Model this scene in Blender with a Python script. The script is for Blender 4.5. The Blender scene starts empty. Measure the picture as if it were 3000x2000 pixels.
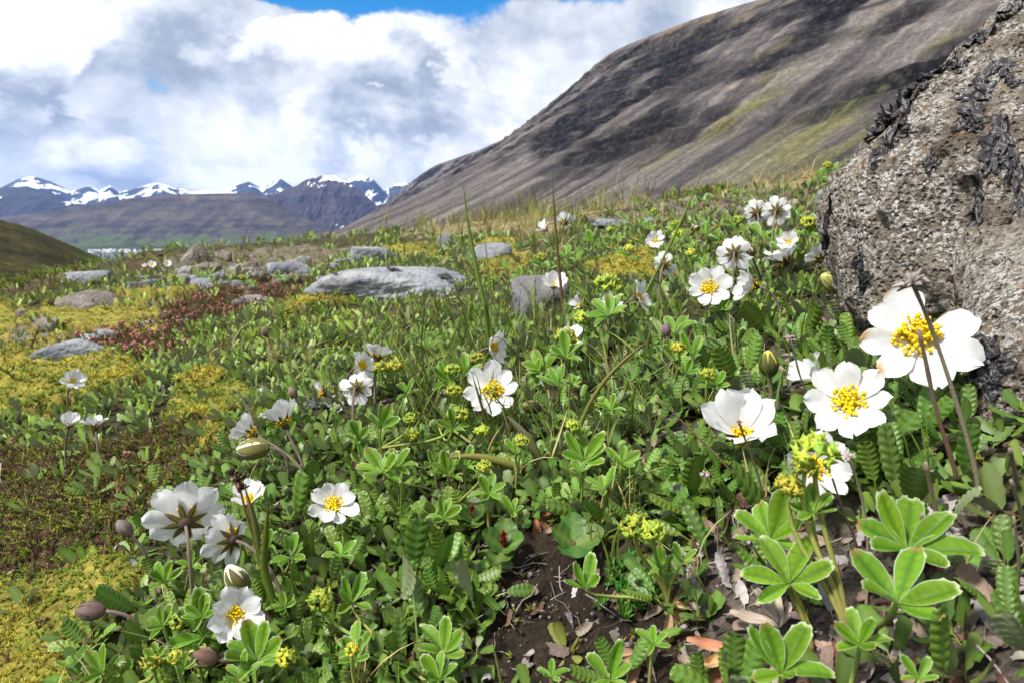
import bpy, bmesh, math, random
import numpy as np
from mathutils import Vector, Matrix

SC = bpy.context.scene
COL = SC.collection
rng = np.random.default_rng(11)
random.seed(11)

# ------------------------------------------------------------------ camera
PITCH = math.radians(9.38)          # the lens looks a little downhill
LENS = 24.0
FPX = 1568.0                        # focal length measured in photo units (2352 wide)
cam_d = bpy.data.cameras.new('camera')
cam = bpy.data.objects.new('camera', cam_d)
COL.objects.link(cam)
cam.location = (0, 0, 0)
cam.rotation_euler = (math.radians(90) - PITCH, 0, 0)
cam_d.lens = LENS
cam_d.sensor_width = 36
cam_d.clip_start = 0.01
cam_d.clip_end = 90000
cam_d.dof.use_dof = True
cam_d.dof.focus_distance = 0.46
cam_d.dof.aperture_fstop = 22
SC.camera = cam

# ------------------------------------------------------------------ sun, sky, exposure
SUN_EL, SUN_AZ = math.radians(53), math.radians(-122)   # azimuth from +Y towards +X: behind the left shoulder
sun_dir = Vector((math.sin(SUN_AZ) * math.cos(SUN_EL), math.cos(SUN_AZ) * math.cos(SUN_EL), math.sin(SUN_EL)))
sd = bpy.data.lights.new('sun', 'SUN')
sd.energy = 3.2
sd.angle = math.radians(8)
sd.color = (1.0, 0.96, 0.90)
sun = bpy.data.objects.new('sun', sd)
COL.objects.link(sun)
sun.rotation_euler = sun_dir.to_track_quat('Z', 'Y').to_euler()

SC.view_settings.view_transform = 'Standard'
SC.view_settings.look = 'None'
SC.view_settings.exposure = 1.08
SC.view_settings.gamma = 1.0
SC.view_settings.use_curve_mapping = False
SC.render.engine = 'CYCLES'
SC.cycles.use_denoising = True
SC.cycles.max_bounces = 6
SC.cycles.diffuse_bounces = 3
SC.cycles.glossy_bounces = 2
SC.cycles.transmission_bounces = 3
SC.cycles.volume_bounces = 1
SC.cycles.transparent_max_bounces = 8
SC.cycles.caustics_reflective = False
SC.cycles.caustics_refractive = False


class NT:
    """tiny node helper"""
    def __init__(s, nt):
        s.nt = nt
    def n(s, t, **kw):
        nd = s.nt.nodes.new(t)
        for k, v in kw.items():
            if k.startswith('_'):
                setattr(nd, k[1:], v)
            else:
                key = int(k[1:]) if k[0] == 'i' and k[1:].isdigit() else k.replace('__', ' ')
                if isinstance(v, bpy.types.NodeSocket):
                    s.nt.links.new(v, nd.inputs[key])
                else:
                    sk = nd.inputs[key]
                    sk.default_value = tuple(v) + (1,) if sk.type == 'RGBA' and len(v) == 3 else v
        return nd
    def link(s, a, b):
        s.nt.links.new(a, b)
    def math(s, op, a, b=None, c=None, clamp=False):
        nd = s.nt.nodes.new('ShaderNodeMath'); nd.operation = op; nd.use_clamp = clamp
        for i, x in enumerate((a, b, c)):
            if x is None: continue
            if isinstance(x, bpy.types.NodeSocket): s.nt.links.new(x, nd.inputs[i])
            else: nd.inputs[i].default_value = x
        return nd.outputs[0]
    def vmath(s, op, a, b=None):
        nd = s.nt.nodes.new('ShaderNodeVectorMath'); nd.operation = op
        for i, x in enumerate((a, b)):
            if x is None: continue
            if isinstance(x, bpy.types.NodeSocket): s.nt.links.new(x, nd.inputs[i])
            else: nd.inputs[i].default_value = x
        return nd.outputs['Value' if op in ('DOT_PRODUCT', 'LENGTH', 'DISTANCE') else 'Vector']
    def mix(s, f, a, b, mode='MIX'):
        nd = s.nt.nodes.new('ShaderNodeMix'); nd.data_type = 'RGBA'; nd.blend_type = mode
        for i, x in ((0, f), (6, a), (7, b)):
            if isinstance(x, bpy.types.NodeSocket): s.nt.links.new(x, nd.inputs[i])
            else: nd.inputs[i].default_value = x if i == 0 else (tuple(x) + (1,))[:4]
        return nd.outputs[2]
    def ramp(s, f, stops):
        nd = s.nt.nodes.new('ShaderNodeValToRGB')
        e = nd.color_ramp.elements
        while len(e) < len(stops): e.new(0.5)
        for el, (p, c) in zip(e, stops):
            el.position = p
            el.color = (c, c, c, 1) if isinstance(c, (int, float)) else (tuple(c) + (1,))[:4]
        s.nt.links.new(f, nd.inputs[0])
        return nd.outputs[0]
    def sstep(s, x, a, b):
        nd = s.nt.nodes.new('ShaderNodeMapRange'); nd.interpolation_type = 'SMOOTHSTEP'
        s.nt.links.new(x, nd.inputs[0])
        nd.inputs[1].default_value = a; nd.inputs[2].default_value = b
        return nd.outputs[0]
    def noise(s, vec, scale, detail=4, rough=0.55, dist=0.0, out='Fac'):
        nd = s.nt.nodes.new('ShaderNodeTexNoise')
        if vec is not None: s.nt.links.new(vec, nd.inputs['Vector'])
        nd.inputs['Scale'].default_value = scale
        nd.inputs['Detail'].default_value = detail
        nd.inputs['Roughness'].default_value = rough
        nd.inputs['Distortion'].default_value = dist
        return nd.outputs[0 if out == 'Fac' else 1]
    def voro(s, vec, scale, feature='F1', out=0, rand=1.0):
        nd = s.nt.nodes.new('ShaderNodeTexVoronoi'); nd.feature = feature
        if vec is not None: s.nt.links.new(vec, nd.inputs['Vector'])
        nd.inputs['Scale'].default_value = scale
        nd.inputs['Randomness'].default_value = rand
        return nd.outputs[out]


# sky: physical blue sky with broken cumulus drawn by direction, the same all the way round
world = bpy.data.worlds.new('World')
SC.world = world
world.use_nodes = True
wn = NT(world.node_tree)
world.node_tree.nodes.clear()
sky = wn.n('ShaderNodeTexSky', _sky_type='NISHITA')
sky.sun_disc = False
sky.sun_elevation = SUN_EL
sky.sun_rotation = SUN_AZ
sky.air_density = 1.0
sky.dust_density = 0.4
sky.ozone_density = 2.5
sky_c = wn.n('ShaderNodeHueSaturation', Saturation=1.55, Value=1.15, Color=sky.outputs[0]).outputs[0]
bg_sky = wn.n('ShaderNodeBackground', Color=sky_c, Strength=0.075)
wdir = wn.n('ShaderNodeTexCoord').outputs['Generated']
sep = wn.n('ShaderNodeSeparateXYZ', Vector=wdir)
# broken cumulus banks: rounded puffs, a little wider than tall
cp = wn.vmath('MULTIPLY', wdir, (1.0, 1.0, 1.45))
def layer(seed, scale, lo, hi, gain, base, rough=.57):
    o1 = wn.vmath('ADD', cp, seed)
    n1 = wn.noise(o1, scale, 9, rough, .12)
    n2 = wn.noise(wn.vmath('ADD', o1, (-.020, -.008, .045)), scale, 9, rough - .05, .12)
    n3 = wn.noise(wn.vmath('ADD', o1, (-.05, -.02, .13)), scale, 4, .5, .12)
    li = wn.math('ADD', base, wn.math('MULTIPLY', wn.math('SUBTRACT', n1, n2), gain))
    li = wn.math('ADD', li, wn.math('MULTIPLY', wn.math('SUBTRACT', n1, n3), gain * .75))
    return n1, li
def gap(az, el, w):
    a, e = math.radians(az), math.radians(el)
    d = wn.vmath('DOT_PRODUCT', wdir, (math.sin(a) * math.cos(e), math.cos(a) * math.cos(e), math.sin(e)))
    return wn.sstep(d, math.cos(math.radians(w)), 1.0)
gsum = wn.math('ADD', wn.math('MULTIPLY', wn.math('MAXIMUM', wn.math('MAXIMUM', gap(-3.5, 25.2, 13), gap(8, 25.2, 13)), gap(-12, 25.4, 12)), 0.42), wn.math('MULTIPLY', gap(-19.5, 21, 7), 0.34))
gsum = wn.math('ADD', gsum, wn.math('MULTIPLY', gap(-28, 9.0, 4.5), 0.16))
nA, lA = layer((3.7, 1.3, 0.0), 3.0, 0, 0, 2.0, .67)
nB, lB = layer((9.1, 4.6, 2.0), 4.6, 0, 0, 2.2, .64)
cover = wn.sstep(wn.math('SUBTRACT', nA, gsum), 0.25, 0.31)
front = wn.sstep(wn.math('SUBTRACT', nB, gsum), 0.475, 0.525)
lit = wn.math('ADD', wn.math('MULTIPLY', lA, wn.math('SUBTRACT', 1.0, front)), wn.math('MULTIPLY', lB, front))
cover = wn.math('MAXIMUM', cover, front)
cloudc = wn.ramp(lit, [(0.0, (0.22, 0.25, 0.31)), (0.35, (0.40, 0.46, 0.56)), (0.62, (0.74, 0.78, 0.84)), (0.90, (1.12, 1.12, 1.12))])
bg_cloud = wn.n('ShaderNodeBackground', Color=cloudc, Strength=0.555)
mixs = wn.n('ShaderNodeMixShader', i0=cover, i1=bg_sky.outputs[0], i2=bg_cloud.outputs[0])
wn.n('ShaderNodeOutputWorld', Surface=mixs.outputs[0])

HAZE = 2.7e-5
# ------------------------------------------------------------------ numpy noise
def _hash(i, j, k, s):
    n = (i.astype(np.uint32) * np.uint32(374761393) + j.astype(np.uint32) * np.uint32(668265263)
         + k.astype(np.uint32) * np.uint32(2246822519) + np.uint32((s * 3266489917) & 0xffffffff))
    n = (n ^ (n >> np.uint32(13))) * np.uint32(1274126177)
    n = (n ^ (n >> np.uint32(16))) * np.uint32(2654435761)
    return ((n ^ (n >> np.uint32(15))) & np.uint32(0xffffff)).astype(np.float64) / 0xffffff

def vnoise(p, s=0):
    """value noise in [-1, 1]; p is (n, 3)"""
    f = np.floor(p); i = f.astype(np.int64); t = p - f
    t = t * t * t * (t * (t * 6 - 15) + 10)
    out = 0
    for a in (0, 1):
        wx = t[:, 0] if a else 1 - t[:, 0]
        for b in (0, 1):
            wy = t[:, 1] if b else 1 - t[:, 1]
            for c in (0, 1):
                wz = t[:, 2] if c else 1 - t[:, 2]
                out = out + wx * wy * wz * _hash(i[:, 0] + a, i[:, 1] + b, i[:, 2] + c, s)
    return out * 2 - 1

def fbm(p, octv=4, s=0, gain=0.5, ridged=False):
    out = 0; a = 1; tot = 0
    q = np.array(p, dtype=np.float64)
    for o in range(octv):
        v = vnoise(q, s + o * 17)
        if ridged: v = 1 - 2 * np.abs(v)
        out = out + a * v; tot += a
        a *= gain; q = q * 2.03 + 5.13
    return out / tot

def worley(p, s=0):
    f = np.floor(p); i = f.astype(np.int64)
    best = np.full(len(p), 9.0); idv = np.zeros(len(p))
    for a in (-1, 0, 1):
        for b in (-1, 0, 1):
            for c in (-1, 0, 1):
                I, J, K = i[:, 0] + a, i[:, 1] + b, i[:, 2] + c
                c0 = np.stack([I + _hash(I, J, K, s), J + _hash(I, J, K, s + 1), K + _hash(I, J, K, s + 2)], 1)
                d = ((p - c0) ** 2).sum(1)
                m = d < best
                best[m] = d[m]; idv[m] = _hash(I, J, K, s + 3)[m]
    return np.sqrt(best), idv

def P3(x, y, z=0.0):
    x = np.asarray(x, float); y = np.asarray(y, float)
    return np.stack([x, y, np.broadcast_to(np.asarray(z, float), x.shape)], -1)

def sstep(x, a, b):
    t = np.clip((x - a) / (b - a), 0, 1)
    return t * t * (3 - 2 * t)

# ------------------------------------------------------------------ from sight lines to places
SP, CP = math.sin(PITCH), math.cos(PITCH)
def ray(u, v):
    """direction of the sight line through photo point (u, v), per metre of depth"""
    cx = (np.asarray(u, float) - 1176) / FPX; cy = (784 - np.asarray(v, float)) / FPX
    return np.stack([cx, CP + cy * SP, -SP + cy * CP], -1)
def at(u, v, t):
    return ray(u, v) * np.asarray(t, float)[..., None]
def project(p):
    p = np.asarray(p, float)
    dep = p[..., 1] * CP - p[..., 2] * SP
    up = p[..., 1] * SP + p[..., 2] * CP
    dep = np.where(dep > 1e-4, dep, 1e-4)
    return 1176 + p[..., 0] / dep * FPX, 784 - up / dep * FPX, dep

# the near ground: a smooth surface through surveyed points (photo point, depth in metres)
_ctl = [(0,1568,.42),(600,1568,.38),(1176,1568,.36),(1800,1568,.28),(2352,1568,.22),(-400,1500,.5),(2800,1500,.2),
        (0,1200,.62),(600,1200,.52),(1176,1200,.47),(1800,1200,.37),(2352,1200,.29),
        (0,900,1.0),(600,900,.8),(1176,900,.68),(1800,900,.5),(2200,950,.36),(2500,900,.34),
        (1176,750,1.05),(600,750,1.4),(0,780,1.7),(1800,750,.66),(-500,800,1.6),
        (1176,650,1.7),(1500,650,1.05),(1800,640,.8),(600,650,2.3),(250,650,3.0),(2300,700,.62),
        (1176,570,2.6),(1600,560,1.4),(600,600,3.6),(900,565,3.6),
        (250,606,4.4),(0,655,3.1),(120,640,3.6),(500,592,5.0),(700,568,5),(900,540,5),(1176,503,4.5),(1500,462,3.5),(1700,442,2.5),(1890,428,1.7),(2300,400,1.4),(-300,700,2.6)]
_c = np.array(_ctl, float)
_pts = at(_c[:, 0], _c[:, 1], _c[:, 2])
_far = np.array([(-10,12,-3.0),(-5,12,-2.6),(-3,5.5,-1.1),(-4,6,-1.6),(-2,12,-2.0),(0,12,-1.3),(4,12,-.6),(8,11,-.2),(2.6,6,.05),(1.5,6,-.05),(-4,8,-1.3),(0,8,-.35),(-1.5,8,-.8),
                 (-1.2,.2,-.42),(1.2,.2,.12),(-.6,.05,-.37),(.5,.05,-.1),(0,.05,-.27)])
_pts = np.vstack([_pts, _far])
def _pq(x, y):
    y = np.maximum(y, 0.05)
    return np.stack([np.clip(x / (y + .25), -2.2, 2.2) * 1.6, np.log(y + .12)], -1)
def _U(r2):
    return np.where(r2 > 1e-12, r2 * np.log(np.maximum(r2, 1e-12)), 0.0)
_Q = _pq(_pts[:, 0], _pts[:, 1])
_n = len(_Q)
_A = np.zeros((_n + 3, _n + 3))
_A[:_n, :_n] = _U(((_Q[:, None] - _Q[None]) ** 2).sum(-1)) + np.eye(_n) * 0.06
_A[:_n, _n] = 1; _A[:_n, _n + 1:] = _Q; _A[_n, :_n] = 1; _A[_n + 1:, :_n] = _Q.T
_W = np.linalg.solve(_A, np.concatenate([_pts[:, 2], np.zeros(3)]))
def ground0(x, y):
    x = np.atleast_1d(np.asarray(x, float)); y = np.atleast_1d(np.asarray(y, float))
    q = _pq(x, y); out = np.empty(len(q))
    for s in range(0, len(q), 40000):
        e = slice(s, s + 40000)
        out[e] = _U(((q[e, None] - _Q[None]) ** 2).sum(-1)) @ _W[:_n] + _W[_n] + q[e] @ _W[_n + 1:]
    return out

def in_poly(u, v, poly):
    inside = np.zeros(np.shape(u), bool)
    n = len(poly)
    for i in range(n):
        x1, y1 = poly[i]; x2, y2 = poly[(i + 1) % n]
        if y1 == y2: continue
        c = ((y1 > v) != (y2 > v)) & (u < (x2 - x1) * (v - y1) / (y2 - y1) + x1)
        inside ^= c
    return inside

# kinds of ground cover, outlined on the hillside
REG = {
 'moss': [[(-300,1330),(180,1330),(300,1270),(345,1300),(320,1380),(260,1440),(200,1568),(130,1700),(-300,1700)],
          [(-300,850),(130,825),(300,830),(340,870),(180,930),(-300,960)],
          [(60,745),(140,710),(270,715),(400,735),(340,765),(120,775)], [(-200,720),(80,735),(70,790),(-200,790)],
          [(640,700),(760,690),(800,720),(700,740)], [(1360,630),(1500,600),(1545,640),(1440,665)],
          [(420,900),(560,880),(600,960),(470,1010),(380,960)], [(930,560),(1010,575),(1000,600),(920,590)], [(270,680),(420,670),(400,700),(280,705)],
          [(1080,560),(1200,560),(1210,620),(1120,640)]],
 'heath': [[(-300,1060),(200,1030),(420,960),(560,1000),(520,1080),(400,1180),(300,1270),(180,1330),(-300,1330)],
           [(-300,640),(150,640),(300,600),(420,585),(410,600),(250,640),(150,700),(-300,740)], [(1480,445),(1660,420),(1700,455),(1520,470)]],
 'azalea': [[(150,790),(330,740),(450,660),(640,640),(720,660),(600,710),(470,760),(390,820),(250,830)]],
 'gravel': [[(-200,800),(60,780),(250,790),(230,830),(-200,850)], [(380,600),(700,570),(800,580),(720,640),(460,650),(330,760),(240,760),(400,640)],
            [(1290,500),(1500,470),(1880,430),(1890,470),(1560,520),(1330,530)]],
 'soil': [[(1060,1240),(1330,1180),(1420,1300),(1560,1480),(1520,1640),(1120,1640),(1150,1420)]],
 'litter': [[(1560,1180),(1800,1150),(2352,1150),(2600,1300),(2600,1750),(1500,1750),(1600,1420)], [(1780,680),(1960,690),(2010,780),(1930,830),(1800,790)],
            [(1480,930),(1640,1050),(1660,1130),(1540,1120)], [(1700,780),(1860,800),(1850,900),(1720,890)]],
 'drygrass': [[(900,548),(1180,540),(1480,505),(1880,462),(1900,300),(900,300)], [(1180,520),(1330,500),(1330,545),(1200,600)]],
}
def region(name, u, v, jit=None):
    """1 inside that kind of ground cover; the outlines wander by jit photo units"""
    if jit is not None:
        u = u + jit[0]; v = v + jit[1]
    m = np.zeros(np.shape(u), bool)
    for p in REG[name]: m |= in_poly(u, v, p)
    return m

def regions_at(x, y, loose=1.0):
    z = ground0(x, y)
    u, v, d = project(P3(x, y, z))
    q = P3(np.arctan2(x, np.maximum(y, .01)) * 9, np.log(np.maximum(np.hypot(x, y), .05)) * 9)
    jit = (vnoise(q * 1.3, 3) * 45 + vnoise(q * 4, 5) * 22, vnoise(q * 1.3, 4) * 26 + vnoise(q * 4, 6) * 16)
    jit = (jit[0] + rng.normal(size=len(x)) * 13 * loose, (jit[1] + rng.normal(size=len(x)) * 9 * loose) * np.clip((v - 440) / 400, .12, 1))
    return {k: region(k, u, v, jit) for k in REG}, u, v

def _hum(x, y):
    r = np.hypot(x, y)
    p = P3(x, y)
    s = np.clip(r, .3, 4)
    return (fbm(p * 9, 3, 41) * .010 + fbm(p * 30, 3, 43) * .0045) * np.clip(r / .5, .5, 2.2)
def ground(x, y):
    x = np.atleast_1d(np.asarray(x, float)); y = np.atleast_1d(np.asarray(y, float))
    return ground0(x, y) + _hum(x, y)

_T = np.exp(np.linspace(math.log(.12), math.log(9), 900))
def solve(u, v, h):
    """the place on the sight line (u, v) that is h metres above the ground"""
    d = ray(u, v)
    p = d[None] * _T[:, None]
    f = p[:, 2] - ground(p[:, 0], p[:, 1]) - h
    k = np.argmax(f <= 0)
    if f[k] > 0:
        k = int(np.argmin(f))
        return p[k], _T[k]
    if k == 0: return p[0], _T[0]
    w = f[k - 1] / (f[k - 1] - f[k])
    t = _T[k - 1] + w * (_T[k] - _T[k - 1])
    return d * t, t

# ------------------------------------------------------------------ mesh and object helpers
def mesh(name, V, F, col=None, mats=(), midx=None, smooth=True):
    """V (n,3), F list of (m,3)/(m,4) arrays or one array; col (n,3) vertex colour"""
    if not isinstance(F, (list, tuple)): F = [F]
    F = [np.asarray(f, np.int32) for f in F if len(f)]
    me = bpy.data.meshes.new(name)
    V = np.asarray(V, np.float32)
    me.vertices.add(len(V)); me.vertices.foreach_set('co', V.ravel())
    loops = np.concatenate([f.ravel() for f in F]); tot = np.concatenate([np.full(len(f), f.shape[1], np.int32) for f in F])
    me.loops.add(len(loops)); me.loops.foreach_set('vertex_index', loops)
    me.polygons.add(len(tot))
    st = np.concatenate([[0], np.cumsum(tot)[:-1]]).astype(np.int32)
    me.polygons.foreach_set('loop_start', st)
    if smooth: me.polygons.foreach_set('use_smooth', np.ones(len(tot), bool))
    if midx is not None: me.polygons.foreach_set('material_index', np.asarray(midx, np.int32))
    if col is not None:
        a = me.color_attributes.new('Col', 'FLOAT_COLOR', 'POINT')
        c = np.ones((len(V), 4), np.float32); c[:, :3] = np.asarray(col, np.float32)[:, :3]
        a.data.foreach_set('color', c.ravel())
    for m in (mats if isinstance(mats, (list, tuple)) else (mats,)): me.materials.append(m)
    me.update(calc_edges=True)
    return me

def put(name, me, parent=None, M=None, **props):
    o = bpy.data.objects.new(name, me)
    COL.objects.link(o)
    if parent is not None: o.parent = parent
    if M is not None: o.matrix_basis = Matrix([list(map(float, r)) for r in M]) if not isinstance(M, Matrix) else M
    for k, v in props.items():
        if v is not None: o[k] = v
    return o

def thing(name, label, cat, loc, group=None):
    o = bpy.data.objects.new(name, None)
    COL.objects.link(o)
    o.location = [float(c) for c in loc]
    o.empty_display_size = 0.01
    o['label'] = label; o['category'] = cat
    if group: o['group'] = group
    return o

def quads(nx, ny, off=0, close=False):
    i = np.arange(nx if close else nx - 1); j = np.arange(ny - 1)
    I, J = np.meshgrid(i, j, indexing='ij'); I = I.ravel(); J = J.ravel(); I2 = (I + 1) % nx
    return np.stack([I * ny + J, I2 * ny + J, I2 * ny + J + 1, I * ny + J + 1], 1) + off

def nrm(v):
    v = np.asarray(v, float); return v / np.maximum(np.linalg.norm(v, axis=-1, keepdims=True), 1e-12)

def frame(n, spin=0.0, hint=None):
    """3x3 with columns X, Y, Z; Z = n; spin turns about n"""
    n = nrm(n)
    a = np.array([0, 0, 1.0]) if hint is None else nrm(hint)
    if abs(np.dot(a, n)) > .97: a = np.array([0, 1.0, 0])
    y = nrm(a - n * np.dot(a, n)); x = np.cross(y, n)
    c, s = math.cos(spin), math.sin(spin)
    return np.stack([x * c + y * s, -x * s + y * c, n], 1)

def m4(R, t, sc=1.0):
    M = np.eye(4); M[:3, :3] = R * np.asarray(sc); M[:3, 3] = t
    return M

def rx(a):
    c, s = math.cos(a), math.sin(a); return np.array([[1, 0, 0], [0, c, -s], [0, s, c]])
def ry(a):
    c, s = math.cos(a), math.sin(a); return np.array([[c, 0, s], [0, 1, 0], [-s, 0, c]])
def rz(a):
    c, s = math.cos(a), math.sin(a); return np.array([[c, -s, 0], [s, c, 0], [0, 0, 1]])

def tube(P, r, k=6, cap=True):
    P = np.asarray(P, float); n = len(P)
    r = np.broadcast_to(np.asarray(r, float), (n,))
    T = nrm(np.gradient(P, axis=0))
    a = np.array([0.31, .17, .93]); x = nrm(np.cross(T, a)); y = np.cross(T, x)
    ang = np.arange(k) * 2 * math.pi / k
    V = P[:, None] + r[:, None, None] * (np.cos(ang)[None, :, None] * x[:, None] + np.sin(ang)[None, :, None] * y[:, None])
    V = V.reshape(-1, 3)
    i, j = np.meshgrid(np.arange(n - 1), np.arange(k), indexing='ij'); i = i.ravel(); j = j.ravel(); j2 = (j + 1) % k
    F = np.stack([i * k + j, i * k + j2, (i + 1) * k + j2, (i + 1) * k + j], 1)
    T3 = []
    if cap:
        V = np.vstack([V, P[:1], P[-1:]]); a, b = n * k, n * k + 1
        jj = np.arange(k); j2 = (jj + 1) % k
        T3 = np.vstack([np.stack([np.full(k, a), j2, jj], 1), np.stack([np.full(k, b), (n - 1) * k + jj, (n - 1) * k + j2], 1)])
        tri = np.vstack([F[:, [0, 1, 2]], F[:, [0, 2, 3]], T3])
    else:
        tri = np.vstack([F[:, [0, 1, 2]], F[:, [0, 2, 3]]])
    return V, tri

def bez(a, b, c, d, n=9):
    t = np.linspace(0, 1, n)[:, None]
    a, b, c, d = (np.asarray(q, float) for q in (a, b, c, d))
    return (1 - t) ** 3 * a + 3 * (1 - t) ** 2 * t * b + 3 * (1 - t) * t * t * c + t ** 3 * d

def join(parts):
    """[(V, T, C)] -> one V, T, C"""
    Vs, Ts, Cs, o = [], [], [], 0
    for V, T, C in parts:
        V = np.asarray(V, float)
        Vs.append(V); Ts.append(np.asarray(T) + o)
        C = np.asarray(C, float)
        Cs.append(np.broadcast_to(C, (len(V), 3)) if C.ndim == 1 else C); o += len(V)
    return np.vstack(Vs), np.vstack(Ts), np.vstack(Cs)

def scatter(tmpl, pos, R, sc, tint):
    """many copies of the templates (V, T, C) in one V, T, C; tint multiplies the template colour"""
    n = len(pos); pick = rng.integers(0, len(tmpl), n)
    sc = np.asarray(sc, float); sc = sc[:, None] if sc.ndim == 1 else sc
    outs = []
    for k, (V, T, C) in enumerate(tmpl):
        s = np.where(pick == k)[0]
        if not len(s): continue
        W = np.einsum('nij,nvj->nvi', R[s], V[None] * sc[s][:, None, :]) + pos[s][:, None]
        F = T[None] + (np.arange(len(s)) * len(V))[:, None, None]
        CC = C[None] * tint[s][:, None]
        outs.append((W.reshape(-1, 3), F.reshape(-1, 3), CC.reshape(-1, 3)))
    return join(outs)

def frames(nv, spin):
    """vectorised frame(): (n,3) normals -> (n,3,3)"""
    nv = nrm(nv)
    a = np.tile(np.array([0.12, 0.99, 0.05]), (len(nv), 1))
    y = nrm(a - nv * (a * nv).sum(1, keepdims=True)); x = np.cross(y, nv)
    c, s = np.cos(spin)[:, None], np.sin(spin)[:, None]
    return np.stack([x * c + y * s, -x * s + y * c, nv], 2)

# ================================================================== materials of the setting
def new_mat(name):
    m = bpy.data.materials.new(name); m.use_nodes = True
    m.node_tree.nodes.clear()
    t = NT(m.node_tree)
    return m, t
def finish(t, shader, disp=None):
    t.n('ShaderNodeOutputMaterial', Surface=shader)
def bump(t, h, dist=0.002, strength=0.6):
    return t.n('ShaderNodeBump', Height=h, Distance=dist, Strength=strength).outputs[0]
def princ(t, color, rough=0.8, normal=None, spec=0.3):
    kw = {'Base__Color': color, 'Roughness': rough, 'Specular__IOR__Level': spec}
    if normal is not None: kw['Normal'] = normal
    return t.n('ShaderNodeBsdfPrincipled', **kw).outputs[0]

# ground
m_ground, t = new_mat('ground_soil')
pos = t.n('ShaderNodeNewGeometry').outputs['Position']
col = t.n('ShaderNodeVertexColor', _layer_name='Col').outputs[0]
n1 = t.noise(pos, 60, 6, .65); n2 = t.noise(pos, 420, 4, .6); n3 = t.noise(pos, 9, 4, .6)
c = t.mix(1.0, col, t.ramp(n1, [(.25, .35), (.5, .9), (.75, 1.7)]), 'MULTIPLY')
c = t.mix(1.0, c, t.ramp(n2, [(.3, .5), (.7, 1.5)]), 'MULTIPLY')
c = t.mix(1.0, c, t.ramp(n3, [(.3, .7), (.7, 1.25)]), 'MULTIPLY')
hh = t.math('ADD', n1, t.math('MULTIPLY', n2, .35))
finish(t, princ(t, c, .95, bump(t, hh, .006, .9), .15))

def rock_mat(name, base, pale, dark, sc=1.0, warm=None, patch=.5):
    m, t = new_mat(name)
    tc = t.n('ShaderNodeTexCoord').outputs['Object']
    rnd = t.n('ShaderNodeObjectInfo').outputs['Random']
    p = t.vmath('ADD', tc, t.n('ShaderNodeCombineXYZ', X=t.math('MULTIPLY', rnd, 13.0), Y=t.math('MULTIPLY', rnd, 7.0)).outputs[0])
    a = t.noise(p, 9 * sc, 7, .62, .3); b = t.noise(p, 70 * sc, 5, .65); v = t.voro(p, 120 * sc)
    c = t.mix(t.sstep(a, .38, .66), base, pale)
    c = t.mix(t.math('MULTIPLY', t.sstep(b, .56, .70), .75), c, dark)
    c = t.mix(t.math('MULTIPLY', t.sstep(t.noise(p, 34 * sc, 4, .6), .56, .64), patch), c, (.42, .42, .39))
    if warm: c = t.mix(t.math('MULTIPLY', t.sstep(t.noise(p, 22 * sc, 3, .6), .60, .70), .8), c, warm)
    c = t.mix(1.0, c, t.ramp(b, [(.3, .72), (.7, 1.22)]), 'MULTIPLY')
    h = t.math('ADD', t.math('MULTIPLY', a, 1.2), t.math('ADD', b, t.math('MULTIPLY', v, .25)))
    finish(t, princ(t, c, .9, bump(t, h, .012 / sc, .8), .2))
    return m
m_rock_grey = rock_mat('rock_blue_grey', (.17, .18, .20), (.31, .32, .34), (.06, .06, .065), .55)
m_rock_brown = rock_mat('rock_brown_grey', (.15, .125, .105), (.26, .225, .195), (.05, .042, .036), .6, None, .25)
m_rock_smooth = rock_mat('rock_smooth_grey', (.13, .125, .125), (.17, .165, .165), (.08, .07, .065), .5, None, .1)

# ================================================================== near ground
_th = np.concatenate([np.linspace(-180, -58, 46, endpoint=False), np.linspace(-58, 58, 420), np.linspace(58, 180, 46)[1:]])
_th = np.radians(_th[:-1])
_rr = np.exp(np.linspace(math.log(.06), math.log(13), 310))
TH, RR = np.meshgrid(_th, _rr, indexing='ij')
gx = (RR * np.sin(TH)).ravel(); gy = (RR * np.cos(TH)).ravel()
gz = ground(gx, gy)
regs, gu, gv = regions_at(gx, gy)
COLS = {'base': (.050, .046, .022), 'moss': (.22, .19, .035), 'heath': (.070, .048, .026), 'azalea': (.070, .048, .028), 'gravel': (.135, .115, .085),
        'soil': (.024, .017, .011), 'litter': (.075, .062, .050), 'drygrass': (.20, .165, .085)}
gc = np.tile(np.array(COLS['base']), (len(gx), 1))
for k in ('drygrass', 'gravel', 'azalea', 'heath', 'litter', 'soil', 'moss'):
    gc[regs[k]] = COLS[k]
rel = np.hypot(gx, gy)
cush = fbm(P3(gx, gy) * 26, 3, 61) * .5 + .5
gz = gz + np.where(regs['moss'], (.004 + .012 * cush) * np.clip(rel / .7, .6, 2), 0)
gz = gz + np.where(regs['gravel'], fbm(P3(gx, gy) * 22, 3, 62) * .012 * np.clip(rel, .5, 2), 0)
gz = gz + np.where(regs['soil'], fbm(P3(gx, gy) * 60, 4, 63, .6) * .009, 0)
nth, nr = len(_th), len(_rr)
me = mesh('ground', np.stack([gx, gy, gz], 1), [quads(nth, nr, 0, True)[:, ::-1]], gc, m_ground)
g_ob = put('ground', me, kind='structure')

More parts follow.
